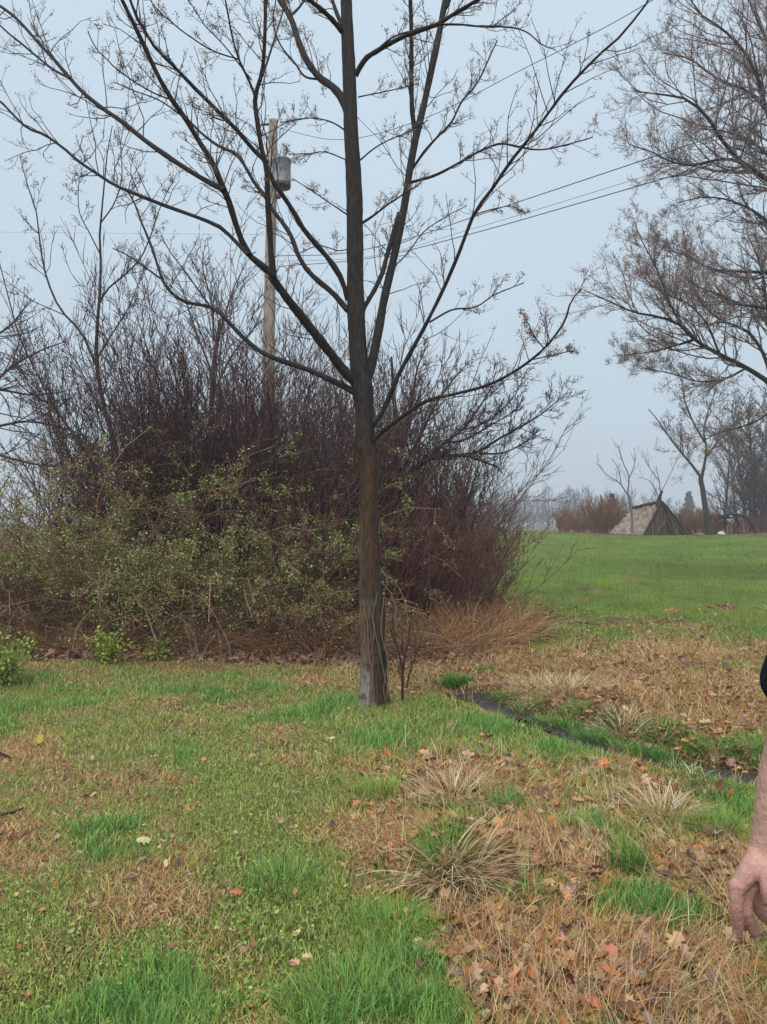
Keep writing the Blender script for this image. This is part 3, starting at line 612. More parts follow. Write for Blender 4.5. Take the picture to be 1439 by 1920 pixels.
ST2 = [([(1186,1000),(1185,970),(1183,950),(1177,927)], .07, .055, 0, 0),
 ([(1177,928),(1162,905),(1140,890),(1121,867)], .04, .014, 0, 0), ([(1177,928),(1179,894),(1168,867),(1158,834)], .045, .014, 0, 0), ([(1165,908),(1160,880),(1150,860)], .03, .012, 0, 0), ([(1179,900),(1190,870),(1192,845)], .03, .012, 0, 0)]
tree_from('bare_tree', 'spindly pale sapling standing in front of the left slope of the bark shelter', 'tree', ST2, 41.5, [(6, .45, (20, 50), .08, .14, 4), (3, .5, (20, 50), .06, .18, 4)], (.17, .145, .14), 24, twcol=(.2, .17, .17), rmin=.010, baseloc=on(1186, 41.5))
ST3 = [([(1243,1000),(1240,950),(1238,915),(1230,875)], .06, .02, 0, 0), ([(1239,925),(1262,880),(1275,850)], .03, .012, 0, 0), ([(1238,905),(1215,870),(1205,840)], .03, .012, 0, 0), ([(1240,940),(1215,900),(1200,895)], .03, .012, 0, 0)]
tree_from('bare_tree', 'faint thin sapling rising directly behind the peak of the bark shelter', 'tree', ST3, 50, [(6, .5, (20, 50), .08, .14, 4), (3, .5, (20, 50), .06, .18, 4)], (.16, .13, .13), 25, twcol=(.2, .17, .17), rmin=.011, baseloc=on(1243, 50))

# ------------------------------------------------------------------ the shelters at the edge of the field
HY = 44.0; HS = HY/F
def hutpt(px, py, dy=0):
    return at(px, py, HY+dy)
hb = on(1240, HY); zb = hb[2]
hut = thing('bark_shelter', hb, 'ruined a-frame bark shelter with pale left slope and ragged dark ridge', 'hut')
ap = hutpt(1240, 944); bk = hutpt(1186, 955, 2.6); gl = hutpt(1207, 1001); gr_ = hutpt(1293, 1001, .6); bl = hutpt(1143, 1000, 2.6); br_ = hutpt(1250, 1000, 3.4)
for v in (gl, gr_, bl, br_): v[2] = float(h(v[0], v[1]))-.05
def slab(name, a, b_, c_, d_, th, col, m, n=14, rough=.05, parent=hut, seed=0):
    r = np.random.default_rng(seed); u, v = np.meshgrid(np.linspace(0, 1, n), np.linspace(0, 1, n)); u = u[..., None]; v = v[..., None]
    P = (a*(1-u)+b_*u)*(1-v)+(d_*(1-u)+c_*u)*v; nn = np.cross(b_-a, d_-a); nn = nn/np.linalg.norm(nn)
    P1 = P+nn*(th+rough*r.normal(size=(n, n, 1))); P0 = P-nn*th
    cc = np.asarray(col)*(.65+.7*r.random((n, n, 1)))
    k_ = (np.arange(n-1)[:, None]*n+np.arange(n-1)[None]).ravel(); mb = MB()
    mb.add(P1, np.stack([k_, k_+1, k_+n+1, k_+n], 1), c=cc.reshape(-1, 3)); mb.add(P0, np.stack([k_, k_+n, k_+n+1, k_+1], 1), c=cc.reshape(-1, 3))
    rim = np.r_[np.arange(n), np.arange(2*n-1, n*n, n), np.arange(n*n-2, n*n-n-1, -1), np.arange(n*n-2*n, 0, -n)]; rim2 = np.roll(rim, -1)
    mb.q.append(np.stack([rim, rim+n*n, rim2+n*n, rim2], 1)); return mb.build(name, m, parent)
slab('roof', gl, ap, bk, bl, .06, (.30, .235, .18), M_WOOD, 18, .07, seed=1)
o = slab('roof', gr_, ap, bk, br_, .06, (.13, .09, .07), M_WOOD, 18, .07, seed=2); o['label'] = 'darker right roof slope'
mb = MB(); r = np.random.default_rng(5)
mb2 = MB()   # the gable: leaning slabs of bark
for k in range(26):
    t = (k+.5)/26; foot = gl*(1-t)+gr_*t+np.array([0, -.06-.05*r.random(), 0]); f2 = min(t/.38, (1-t)/.62)
    tz = foot[2]+(ap[2]-foot[2])*min(1, max(.08, f2)); top = foot+(ap-foot)*min(.98, max(.1, f2))*np.array([.15, .15, 1]) ; top[2] = tz
    tubes(mb2, np.array([foot, (foot+top)/2+r.normal(size=3)*.03, top]), np.array([.08, .085, .06]), 6, np.array([.20, .125, .085])*r.uniform(.35, 1.3))
mb2.build('gable', M_WOOD, hut)
tubes(mb, np.array([gl+[-.05, -.15, 0], ap+[-.02, -.15, .1]]), np.array([.08, .06]), 6, (.05, .035, .03)); tubes(mb, np.array([gr_+[.05, -.15, 0], ap+[.02, -.15, .1]]), np.array([.08, .06]), 6, (.07, .05, .04))
mb.build('rafters', M_WOOD, hut)
mb = MB()
for k in range(14):
    t = k/13; c0 = ap*(1-t)+bk*t+np.array([0, 0, .06+.05*r.random()])
    tubes(mb, np.array([c0-[.22, 0, .05*r.random()], c0+[0, 0, .04], c0+[.2, .05, -.05*r.random()]]), np.array([.05, .09, .04]), 6, (.035, .03, .028))
for k in range(9):
    t = k/9; c0 = ap*(1-t)+gr_*t+np.array([0, -.1, .06]); tubes(mb, np.array([c0-[.1, 0, .05], c0+[.12, 0, .03-.1*r.random()]]), np.array([.08, .06]), 6, (.045, .035, .03))
mb.build('ridge', M_WOOD, hut)
mb = MB(); q = hutpt(1242, 920, 0); tubes(mb, np.array([hutpt(1233, 950, 0), hutpt(1236, 935, 0), q]), np.array([.12, .11, .07]), 8, (.045, .04, .038)); mb.build('ridge_post', M_WOOD, hut)
mb = MB()
for k in range(34):
    t = r.random(); c0 = (gl*(1-t)+gr_*t) if k % 2 else (gr_*(1-t)+br_*t); c0 = c0+np.array([r.normal()*.15, -.25-.2*r.random(), 0]); c1 = c0+(ap-c0)*r.uniform(.35, .95)+np.array([r.normal()*.2, -.12, r.normal()*.1])
    tubes(mb, np.array([c0, (c0+c1)/2+r.normal(size=3)*.06, c1]), np.array([.05, .045, .02]), 5, np.array([.11, .075, .055])*r.uniform(.4, 1.5))
mb.build('loose_branches', M_WOOD, hut)
# second, collapsed shelter
sb = on(1367, 46); sh2 = thing('collapsed_shelter', sb, 'low collapsed brush shelter with dark crooked poles at the right edge of the field', 'hut')
def s2(px, py, dy=0): return at(px, py, 46+dy)
for pts, rr in (([(1332,969),(1345,966),(1360,968),(1378,963),(1392,967),(1402,972)], .09), ([(1336,972),(1350,973),(1370,970),(1385,975)], .06), ([(1380,964),(1384,980),(1388,1000)], .08), ([(1345,968),(1338,985),(1330,1001)], .07), ([(1360,968),(1358,985),(1356,1001)], .07), ([(1400,971),(1410,985),(1418,1001)], .07)):
    mb = MB(); P, R = limb3([(a_, b_, 1) for a_, b_ in pts], 46-.3, 46+.4); P, R = smooth_line(P, np.full(len(P), rr), 14); P += r.normal(size=P.shape)*.03; tubes(mb, P, R*(.8+.5*r.random(14)), 7, (.045, .037, .034)); mb.build('pole', M_WOOD, sh2)
mb = MB()
for k in range(90):
    u = r.random(); x0 = s2(1334+72*u, 1001, r.uniform(-.3, .8)); x0[2] = float(h(x0[0], x0[1])); top = s2(1340+60*u+r.uniform(-5, 5), r.uniform(974, 988), .3)
    tubes(mb, np.array([x0, (x0+top)/2+r.normal(size=3)*.08, top]), np.array([.06, .05, .03]), 4, np.array([.15, .09, .055])*r.uniform(.5, 1.3))
mb.build('brush_cover', M_WOOD, sh2)
# pale stone
def rock(label, c0, rx, ry, rz, col, seed, name='stone'):
    r = np.random.default_rng(seed); n = 16; mth = 9; th = np.linspace(0, np.pi, mth)[:, None]; ph = (np.arange(n)*2*np.pi/n)[None]
    rad = 1+.25*(vnoise(np.cos(ph)*1.5+seed*3+th, np.sin(ph)*1.5+th*1.2)-.5)*2*np.sin(th)
    V = np.stack([rx*rad*np.sin(th)*np.cos(ph), ry*rad*np.sin(th)*np.sin(ph), rz*rad*np.cos(th)+0*ph], -1)+c0
    i = np.arange(mth-1)[:, None]*n; j = np.arange(n)[None]; j2 = (j+1) % n; mb = MB()
    mb.add(V, np.stack([i+j, i+n+j, i+n+j2, i+j2], -1), c=col); return tag(mb.build(name, M_STONE, loc=c0), label, 'stone')
c0 = on(1353, 43); rock('small whitish stone in the litter between the forked tree and the collapsed shelter', c0+[0, 0, .12], .2, .15, .14, (.6, .57, .52), 3)
c0 = on(1312, 43); rock('pinkish round stone at the foot of the small forked tree', c0+[0, 0, .06], .24, .2, .13, (.24, .17, .14), 5)
c0 = gnd(112, 1192); rock('grey stone half buried in the brush at the left foot of the thicket', c0+[0, .2, .1], .13, .1, .09, (.13, .135, .14), 7)
c0 = gnd(60, 1190)

# ------------------------------------------------------------------ far misty treeline
def far_tree(seed, ht, col, conifer=False, brushy=False):
    r = np.random.default_rng(seed); root = thing('distant_tree', (0, 0, 0), None, 'tree')
    mb = MB()
    if conifer:
        tubes(mb, np.array([[0, 0, -.3], [0, 0, ht]]), np.array([.16, .02]), 6, (.06, .045, .035)); mb.build('trunk', M_TWIG, root)
        n = 170; z_ = ht*(.12+.88*r.random(n)**.8); az = r.uniform(0, 6.28, n); L = (ht-z_)*.32+.15; p0 = np.stack([0*z_, 0*z_, z_], 1)
        d = np.stack([np.cos(az), np.sin(az), -.25+0*az], 1); P = np.stack([p0, p0+d*L[:, None]*.5, p0+d*L[:, None]], 1)
        mb = MB(); tubes(mb, P, np.array([.04, .03, .01])*np.ones((n, 1)), 3, (.05, .05, .03))
        idx = r.integers(0, n, 3000); t = r.random(3000)[:, None]; pos = p0[idx]+d[idx]*L[idx][:, None]*t
        flakes(mb, pos, r.uniform(.12, .3, 3000), jitter(col, 3000, .25, .08, r), r, droop=-.4); mb.build('crown', M_LEAF, root)
    else:
        nt_ = 1 if not brushy else 22
        az = r.uniform(0, 6.28, nt_); tl = r.uniform(0, .06 if not brushy else .45, nt_); sp = 0 if not brushy else .8
        p = np.stack([sp*np.cos(az)*r.random(nt_), sp*np.sin(az)*r.random(nt_), -.2+0*az], 1); d = np.stack([np.sin(tl)*np.cos(az), np.sin(tl)*np.sin(az), np.cos(tl)], 1); out = [p]
        for k in range(7): d = nrm(d+.04*r.normal(size=d.shape)); p = p+d*ht*.95/7; out.append(p)
        P = np.stack(out, 1); R = (.016*ht if not brushy else .02)*np.linspace(1, .25, 8)*np.ones((nt_, 1)); tubes(mb, P, R, 5, col); mb.build('trunk', M_TWIG, root); mb = MB()
        q = spawn(P, R, 38 if not brushy else 9, .12, 1, (25, 60), .38, 5, .12, .10, .5, .028 if not brushy else .02, 0, r); tubes(mb, q[0], q[1], 3, jitter(col, len(q[0]), .2, .05, r))
        q = spawn(q[0], q[1], 9 if not brushy else 5, .2, 1, (20, 50), .42, 4, .15, .1, .6, .014, 0, r); tubes(mb, q[0], q[1], 3, jitter(col, len(q[0]), .2, .05, r))
        q = spawn(q[0], q[1], 3 if not brushy else 2, .2, 1, (20, 50), .5, 3, .15, .1, .7, .012, 0, r); tubes(mb, q[0], q[1], 3, jitter(col, len(q[0]), .2, .05, r))
        mb.build('crown', M_TWIG, root)
    return root
def dup(root, loc, rot, sc):
    n_ = root.copy(); S.collection.objects.link(n_); n_.location = loc; n_.rotation_euler = (0, 0, rot); n_.scale = (sc, sc, sc)
    for ch in root.children:
        c_ = ch.copy(); S.collection.objects.link(c_); c_.parent = n_
    return n_
protos = [far_tree(101, 6.5, (.075, .06, .055)), far_tree(102, 7, (.085, .065, .055)), far_tree(103, 6, (.09, .075, .055))]
brush = [far_tree(111, 2.6, (.25, .125, .065), brushy=True), far_tree(112, 2.4, (.21, .13, .08), brushy=True)]
con = far_tree(121, 4.2, (.06, .085, .05), True)
r = np.random.default_rng(9); used = set()
def put(proto, px, Y_, rot, sc, label, group, name=None):
    p_ = on(px, Y_)
    if id(proto) not in used:
        used.add(id(proto)); o_ = proto; o_.location = p_; o_.rotation_euler = (0, 0, rot); o_.scale = (sc, sc, sc)
    else: o_ = dup(proto, p_, rot, sc)
    if name: o_.name = name
    o_['label'] = label; o_['group'] = group; return o_
for k in range(104):
    px = 850+k*4.4+r.uniform(-4, 4) if k < 76 else 1150+(k-76)*12+r.uniform(-6, 6); Y_ = r.uniform(170, 265)
    o_ = put(protos[k % 3], px, Y_, r.uniform(0, 6), r.uniform(.6, .95)*Y_/110, 'hazy bare tree in the far misty treeline beyond the field', 'trees of the far misty treeline', 'distant_tree')
for k, px in enumerate([1062, 1072, 1083, 1095, 1106, 1117, 1128, 1138, 1150, 1160, 1172, 1055, 1100, 1145, 1122, 1085]):
    o_ = put(brush[k % 2], px+r.uniform(-4, 4), r.uniform(47, 60), r.uniform(0, 6), r.uniform(.35, .95), 'rusty brown bare brush at the far field edge left of the shelter', 'rusty brush left of the shelter', 'brush_clump')
for k, px in enumerate([1268, 1285, 1300, 1318, 1338, 1352, 1372, 1390, 1408, 1425, 1440, 1330, 1398, 1215, 1240, 1300, 1160, 1412, 1434]):
    o_ = put(brush[(k+1) % 2], px+r.uniform(-4, 4), r.uniform(45.5, 52), r.uniform(0, 6), r.uniform(.35, .7), 'low brown brush around the collapsed shelter at the far right', 'low brush around the collapsed shelter', 'brush_clump')
o_ = put(con, 1148, 60, 0, .72, 'pointed dark evergreen rising behind the brush left of the shelter', 'evergreens beyond the field', 'evergreen_tree')
o_ = put(con, 1292, 150, 1, 1.9, 'pale misty evergreen right of the shelter peak', 'evergreens beyond the field', 'evergreen_tree')
for k, (px, Y_, sc, lab) in enumerate([(1418, 47, 1.25, 'slender brown bare tree at the right edge behind the collapsed shelter'), (1396, 52, 1.35, 'slim hazy bare tree behind the collapsed shelter'), (1440, 49, 1.3, 'twiggy hazy tree cut by the right edge behind the brush'), (1360, 62, 1.3, 'misty bare tree between the small forked tree and the collapsed shelter'), (1430, 55, 1.5, 'dense brown bare tree right at the picture edge over the low brush'), (1405, 60, 1.6, 'tall hazy bare tree right of the collapsed shelter'), (1380, 75, 1.6, 'faint tall bare tree straight above the collapsed shelter')]):
    o_ = put(protos[k % 3], px, Y_, 2+k, sc, lab, 'bare trees behind the collapsed shelter', 'bare_tree')

# ------------------------------------------------------------------ grass, straw, fallen leaves
def scatter(n, y0, y1, p=1.35, xm=.62, r=rng):
    """random ground points with fewer towards the distance"""
    u = r.random(n); a = 2-p
    y = (y0**a+(y1**a-y0**a)*u)**(1/a); x = r.uniform(-xm, xm, n)*y*1.0+r.uniform(-.3, .3, n)
    return x, y
def in_thicket(x, y): return (x-.08*(y-9) < 1.35) & (y > 8.6)
GRN_LUSH = np.array([.20, .385, .10]); GRN_YEL = np.array([.35, .425, .12]); STRAW = np.array([.62, .46, .23]); RUST = np.array([.50, .26, .11])
# near turf
n = 430000; x, y = scatter(n, 2.0, 11.5, 1.5); g = green(x, y); keep = ~in_thicket(x, y) & (ditch_dist(x, y) > .24+.12*rng.random(n)+.06*sstep(5.3, 4.8, y)+.2*(fbm(x, y, 3, 2)-.5)-.24*sstep(5.6, 7.0, y)); x, y, g = x[keep], y[keep], g[keep]; n = len(x)
isg = rng.random(n) < np.clip(g*1.2+.12, .12, .98)
right = sstep(-.6, .5, x+.12*(y-3))
lush = fbm(x, y, 1.3, 3); blobl = np.clip((g-.5)/.4, 0, 1)*sstep(.34, .72, lush+.10*right+.25*(fbm(x+8, y, 6, 2)-.5))*1.3; blobl = np.clip(blobl, 0, 1)*(rng.random(n) < .75)
col = np.where(isg[:, None], GRN_LUSH*(1-(1-blobl[:, None]))+GRN_YEL*(1-blobl[:, None]), STRAW)
rs_ = (~isg) & (rng.random(n) < .45); col[rs_] = RUST
col = col*(1+.36*rng.normal(size=(n, 1)))*(1+.08*rng.normal(size=(n, 3))); col = col.clip(.02, .85)
L = np.where(isg, rng.uniform(.014, .045, n)+.085*blobl*rng.random(n)+.02*right, rng.uniform(.03, .07, n)+.06*right*rng.random(n))
wd = np.where(isg, .0040, .0036)*(.7+.6*rng.random(n))*(.75+.12*y)
tl = np.where(isg, rng.uniform(0, .8, n), rng.uniform(.7, 1.5, n)); bend = rng.uniform(.1, 1.1, n)*np.where(isg, 1, .35)
mb = MB(); ribbons(mb, np.stack([x, y, h(x, y)-.004], 1), rng.uniform(0, 6.28, n), tl, L, wd, bend, col, 4, col*np.array([1.15, 1.08, 1.0]))
tag(mb.build('grass', M_GRASS), 'short patchy turf of green blades and dead straw covering the foreground', 'grass', kind='stuff')
# low clover like weeds in the turf at the left
n = 52000; x, y = scatter(n, 2.0, 9.3, 1.5); cw = sstep(.42, .6, fbm(x+55, y+3, 1.6, 4))*sstep(.9, -.4, x+.1*y)*sstep(.2, .45, green(x, y))
keep = rng.random(n) < cw*.9+.04*(x < .3); x, y = x[keep], y[keep]
mb = MB(); flakes(mb, np.stack([x, y, h(x, y)+.004+.022*rng.random(len(x))], 1), rng.uniform(.010, .024, len(x)), jitter((.30, .40, .10), len(x), .3, .1), flatn=.55)
tag(mb.build('clover', M_LEAF), 'low round leaved weeds growing in the turf at the left', 'weeds', kind='stuff')
# field grass
n = 150000; x, y = scatter(n, 9.5, 56, 1.7); x = x+.0; keep = ~(in_thicket(x, y) & (x < .055*y+1.2)); x, y = x[keep], y[keep]; g = green(x, y); keep = rng.random(len(x)) < g*.9+.1; x, y, g = x[keep], y[keep], g[keep]; n = len(x)
nn_ = fbm(x, y, .55, 4)[:, None]; col = np.array([.115, .215, .016])*(1-sstep(.4, .6, nn_))+np.array([.24, .275, .022])*sstep(.4, .6, nn_)
st = rng.random(n) < .07+.25*(g < .6)+.35*sstep(15, 9.5, y)+.35*sstep(.52, .68, fbm(x+31, y*.7, .9, 4)); col[st] = np.array([.28, .22, .10]); col = (col*(.72+.56*fbm(x+11, y*.6, 1.5, 4)[:, None])*(1+.3*rng.normal(size=(n, 1)))*(1+.06*rng.normal(size=(n, 3)))).clip(.01, .6)
L = rng.uniform(.03, .075, n)+.10*rng.random(n)*sstep(13, 10, y)+.06*(fbm(x, y, 2.5, 2) > .58)
mb = MB(); ribbons(mb, np.stack([x, y, h(x, y)-.004], 1), rng.uniform(0, 6.28, n), rng.uniform(0, .6, n), L, .0045*(y/10)**.9*rng.uniform(.6, 1.3, n), rng.uniform(.1, .9, n), col, 3)
tag(mb.build('field_grass', M_GRASS), 'bright green mown grass of the open field', 'grass', kind='stuff')
# long dead grass: matted straw on the right, around the ditch and at the thicket foot
n = 60000; x, y = scatter(n, 2.1, 14, 1.3); g = green(x, y)
w = sstep(-.3, .5, x+.06*(y-3))*np.clip(1-g*1.35, 0, 1)+.8*sstep(8.0, 8.8, y)*sstep(2.6, 1.5, x)*sstep(-2.5, -.3, x)*sstep(12, 10.5, y)
keep = (rng.random(n) < w*1.15) & (ditch_dist(x, y) > .19); x, y = x[keep], y[keep]; n = len(x)
flow = fbm(x, y, 1.1, 2)*14; az = flow+rng.normal(size=n)*.7
col = np.where((rng.random(n) < .48)[:, None], np.array([.50, .25, .10]), np.array([.66, .49, .26])); col = (col*(1+.25*rng.normal(size=(n, 1)))*(1+.07*rng.normal(size=(n, 3)))).clip(.02, .75)
mb = MB(); ribbons(mb, np.stack([x, y, h(x, y)+.004], 1), az, rng.uniform(.25, 1.35, n), rng.uniform(.07, .22, n), .0036*(.7+.1*y)*rng.uniform(.7, 1.5, n), rng.uniform(.4, 1.4, n), col, 5)
tag(mb.build('dead_grass', M_GRASS), 'long matted tan grass lying over the right of the ground and along the ditch', 'dead grass', kind='stuff')
# fallen leaves
def leaves(n, x, y, sz, cols, name, label, lift=.012):
    c = np.asarray(cols)[rng.integers(0, len(cols), len(x))]; c = (c*(1+.25*rng.normal(size=(len(x), 1)))*(1+.06*rng.normal(size=(len(x), 3)))).clip(.02, .7)
    mb = MB(); flakes(mb, np.stack([x, y, h(x, y)+lift+.015*rng.random(len(x))], 1), sz, c, lobed=True, flatn=.72); return tag(mb.build(name, M_DEAD, smooth=False), label, 'leaves', kind='stuff')
LC = [(.50, .33, .20), (.46, .26, .15), (.42, .22, .12), (.38, .18, .09), (.24, .15, .10), (.36, .16, .08), (.5, .33, .2), (.24, .11, .07), (.28, .19, .15), (.50, .21, .08), (.17, .10, .075)]
n = 75000; x, y = scatter(n, 2.0, 14, 1.4); g = green(x, y); rt = sstep(-.3, .4, x+.1*(y-3)); cl = sstep(.35, .6, fbm(x+20, y, 2.4, 3))
keep = (rng.random(n) < (1-g)**1.5*(.16+.84*rt)*(.2+.8*cl)*1.15+.012*rt+.009) & (ditch_dist(x, y) > .2) & ~(in_thicket(x, y) & (y > 9.6)); x, y, rt = x[keep], y[keep], rt[keep]
leaves(0, x, y, rng.uniform(.018, .04, len(x))+.05*rt*rng.random(len(x))**1.5, LC, 'leaf_litter', 'scattered rust and tan fallen leaves on the ground')
# thicket floor
n = 16000; x = rng.uniform(-6.5, 2.0, n); y = rng.uniform(8.4, 12, n); keep = in_thicket(x, y) | ((y > 8.5) & (x < 1.2)); x, y = x[keep], y[keep]
leaves(0, x, y, rng.uniform(.05, .10, len(x)), [(.30, .16, .10), (.24, .12, .08), (.38, .22, .14), (.16, .10, .075)], 'thicket_litter', 'dark reddish leaf litter under the thicket')
# undergrowth: dead stalks at the foot of the thicket
mb = MB(); n = 11000; x = rng.uniform(-5.6, 2.15, n); y = 9.0+rng.exponential(.45, n)+.25*(fbm(x, 0*x, .9, 2)-.5); y = np.where(x > 1.0, y+.9*(x-1.0), y)
hh = np.where(x < .2, rng.uniform(.15, .75, n), rng.uniform(.2, .85, n)); az = rng.uniform(0, 6.28, n); d = np.stack([np.cos(az)*.8, np.sin(az)*.8, rng.uniform(.3, 1.3, n)], 1); d = nrm(d); p = np.stack([x, y, h(x, y)-.01], 1); out = [p]
for k in range(5): d = nrm(d+.22*rng.normal(size=d.shape)+np.array([0, 0, -.14])); p = p+d*(hh/5)[:, None]; out.append(p)
P = np.stack(out, 1); rr_ = rng.uniform(.002, .0042, n)[:, None]*np.linspace(1, .5, 6)
cs = np.array([(.30, .18, .11), (.56, .37, .2), (.22, .12, .09), (.46, .22, .09)])[rng.integers(0, 4, n)]; hot = (x > -1.6); cs[hot] *= np.array([1.25, 1.12, 1.0])
tubes(mb, P, rr_, 3, (cs*(1+.3*rng.normal(size=(n, 1)))).clip(.02, .6))
ix = rng.integers(0, n, 7000); pos = P[ix, rng.integers(1, 6, 7000)]; flakes(mb, pos, rng.uniform(.02, .05, 7000), jitter((.30, .16, .08), 7000, .35, .1))
tag(mb.build('undergrowth', M_DEAD), 'tangle of dead brown stalks along the foot of the thicket', 'undergrowth', kind='stuff')
# tall rusty stalks at the right end of the thicket
mb = MB(); n = 1700; t = rng.random(n); x = .75+1.05*t+.3*rng.normal(size=n); y = 9.6+2.0*t+.35*rng.normal(size=n)
ribbons(mb, np.stack([x, y, h(x, y)], 1), rng.uniform(0, 6.28, n), rng.uniform(.02, .5, n), rng.uniform(.25, .75, n), .007*rng.uniform(.7, 1.3, n), rng.uniform(.2, 1.2, n), jitter((.42, .22, .11), n, .5, .14), 5)
tag(mb.build('dry_stalks', M_GRASS), 'upright rusty dry grass at the right end of the thicket by the field', 'dry grass', kind='stuff')

# ------------------------------------------------------------------ single tufts and plants
def tuft(name, label, px, py, n, L, wd, cols, tilt=(0, .9), bend=(.4, 1.3), rad=.05, cat='grass tuft', straw=0, strawL=.3, K=6, group=None, saz=None):
    b_ = gnd(px, py); root = thing(name, b_, label, cat, group)
    def blades_(n_, L_, w_, cl, tl, bd, rd, nm, m_, sa=None):
        az = rng.uniform(0, 6.28, n_) if sa is None else rng.normal(sa[0], sa[1], n_); rr = rd*np.sqrt(rng.random(n_)); x_ = b_[0]+rr*np.cos(az); y_ = b_[1]+rr*np.sin(az)
        c_ = np.asarray(cl)[rng.integers(0, len(cl), n_)]; c_ = (c_*(1+.22*rng.normal(size=(n_, 1)))).clip(.01, .8)
        mb = MB(); ribbons(mb, np.stack([x_, y_, h(x_, y_)-.005], 1), az+rng.normal(size=n_)*.6, rng.uniform(tl[0], tl[1], n_)*(.35+.65*rr/rd), L_*rng.uniform(.5, 1.1, n_), w_*rng.uniform(.7, 1.3, n_), rng.uniform(bd[0], bd[1], n_), c_, K); mb.build(nm, m_, root)
    blades_(n, L, wd, cols, tilt, bend, rad, 'blades', M_GRASS)
    if straw: blades_(straw, strawL, wd*1.5, [(.74, .58, .34), (.62, .46, .25), (.80, .68, .46), (.44, .28, .14)], (.75, 1.5), (.3, 1.2), rad*1.5, 'dead_blades', M_GRASS, saz)
GL = [(.19, .37, .085), (.24, .42, .10), (.15, .30, .075)]; GD = [(.10, .25, .045), (.15, .34, .05), (.08, .19, .045)]; GY = [(.34, .46, .09), (.24, .40, .07), (.42, .46, .15)]
tuft('sedge_tussock', 'large sedge tussock with a skirt of drooping straw in the right foreground', 838, 1612, 480, .15, .005, GL+GY, (.1, .9), (.3, 1.1), .12, straw=330, strawL=.36, saz=(-1.3, .62))
tuft('grass_tuft', 'rounded dark green tuft a little right of the maple foot', 856, 1286, 700, .17, .006, GD, (0, 1.2), (.5, 1.5), .13)
tuft('grass_tuft', 'small green tuft behind the rounded dark one, right of the maple', 912, 1262, 300, .12, .006, GL, (0, 1.1), (.4, 1.3), .10)
tuft('grass_tuft', 'bright green tuft on the near bank where the ditch begins to show', 1028, 1362, 500, .13, .005, GL, (0, 1.2), (.4, 1.4), .15)
tuft('grass_tuft', 'bright green tuft on the ditch bank, between the first bank tuft and the tall one', 1108, 1388, 500, .14, .005, GL, (0, 1.2), (.4, 1.4), .12)
tuft('grass_tuft', 'tall dark green tuft hanging over the middle of the ditch', 1214, 1428, 600, .16, .005, GD, (0, 1.2), (.5, 1.5), .13)
tuft('grass_tuft', 'wide dark green leafy tuft on the ditch bank beside the forearm', 1352, 1492, 600, .11, .006, GD, (0, 1.3), (.5, 1.6), .20)
tuft('grass_tuft', 'soft green tuft below the leafy bank tuft, left of the forearm', 1350, 1560, 500, .14, .004, GY, (0, 1.0), (.4, 1.2), .13)
tuft('grass_tuft', 'dark upright tuft in the straw left of the hand', 1180, 1640, 420, .15, .004, GD, (0, .7), (.2, .9), .07, straw=60, strawL=.2)
tuft('grass_tuft', 'broad bladed green tuft just right of the sedge tussock', 985, 1690, 60, .13, .009, GL, (0, .8), (.3, 1.2), .07)
tuft('grass_tuft', 'bright yellow green tuft in front of the maple, above the tussock', 712, 1492, 420, .14, .004, GY, (0, 1.1), (.4, 1.2), .12)
tuft('grass_tuft', 'lime green grass cushion at the lower left of the sedge tussock', 735, 1745, 700, .11, .0035, [(.26, .43, .08), (.20, .37, .08)], (0, 1.1), (.3, 1.2), .16)
tuft('grass_tuft', 'upright green tuft behind the sedge tussock, slightly to its right', 950, 1518, 200, .15, .005, GL, (0, .8), (.3, 1.0), .07)
tuft('grass_tuft', 'green tuft on the far bank of the ditch', 1240, 1372, 400, .12, .006, GL, (0, 1.1), (.4, 1.3), .18)
tuft('grass_tuft', 'green tuft on the far bank close to the right edge above the forearm', 1405, 1405, 380, .10, .006, GL, (0, 1.1), (.4, 1.3), .18)
tuft('grass_tuft', 'small green tuft in the middle of the straw between the tussock and the ditch', 1090, 1560, 220, .10, .004, GL, (0, 1.0), (.3, 1.2), .09)
tuft('grass_tuft', 'blue green long bladed tuft in the left foreground', 530, 1660, 300, .13, .004, GL, (0, 1.1), (.4, 1.2), .16)
tuft('grass_tuft', 'blue green tuft at the bottom edge left of centre', 640, 1890, 400, .12, .005, GL, (0, 1.1), (.4, 1.2), .20)
tuft('dead_grass_clump', 'slumped tan grass clump hanging over the far side of the ditch', 1165, 1372, 0+30, .14, .005, GL, (0, 1), (.4, 1.2), .12, cat='grass clump', straw=420, strawL=.22)
tuft('dead_grass_clump', 'rusty heap of dead fern on the far bank behind the ditch', 1040, 1300, 20, .1, .006, [(.3, .15, .07)], (0, 1), (.4, 1.2), .3, cat='grass clump', straw=700, strawL=.26)
tuft('dead_grass_clump', 'tangled brown grass mound in front of the maple, above the tussock', 850, 1495, 40, .1, .004, GY, (0, 1), (.4, 1.2), .15, cat='grass clump', straw=420, strawL=.22)
tuft('dead_grass_clump', 'pale tan grass clump leaning over the near bank left of the forearm', 1245, 1530, 20, .1, .004, GY, (0, 1), (.4, 1.2), .1, cat='grass clump', straw=260, strawL=.26)
for k, (px, py) in enumerate([(945, 1318), (985, 1338), (1068, 1372), (1150, 1404), (1180, 1416), (1262, 1446), (1300, 1462), (1010, 1322), (1075, 1345), (1135, 1360), (1300, 1400), (1345, 1412)]):
    near = k < 7
    tuft('grass_tuft', 'one of the small bright green tufts lining the near bank of the ditch' if near else 'one of the small green tufts along the far bank of the ditch', px, py, int(rng.integers(160, 330)), rng.uniform(.09, .15), .0055, GL if k % 3 else GD, (0, 1.2), (.5, 1.5), rng.uniform(.07, .14), group='tufts lining the near bank of the ditch' if near else 'tufts along the far bank of the ditch', straw=30, strawL=.15)
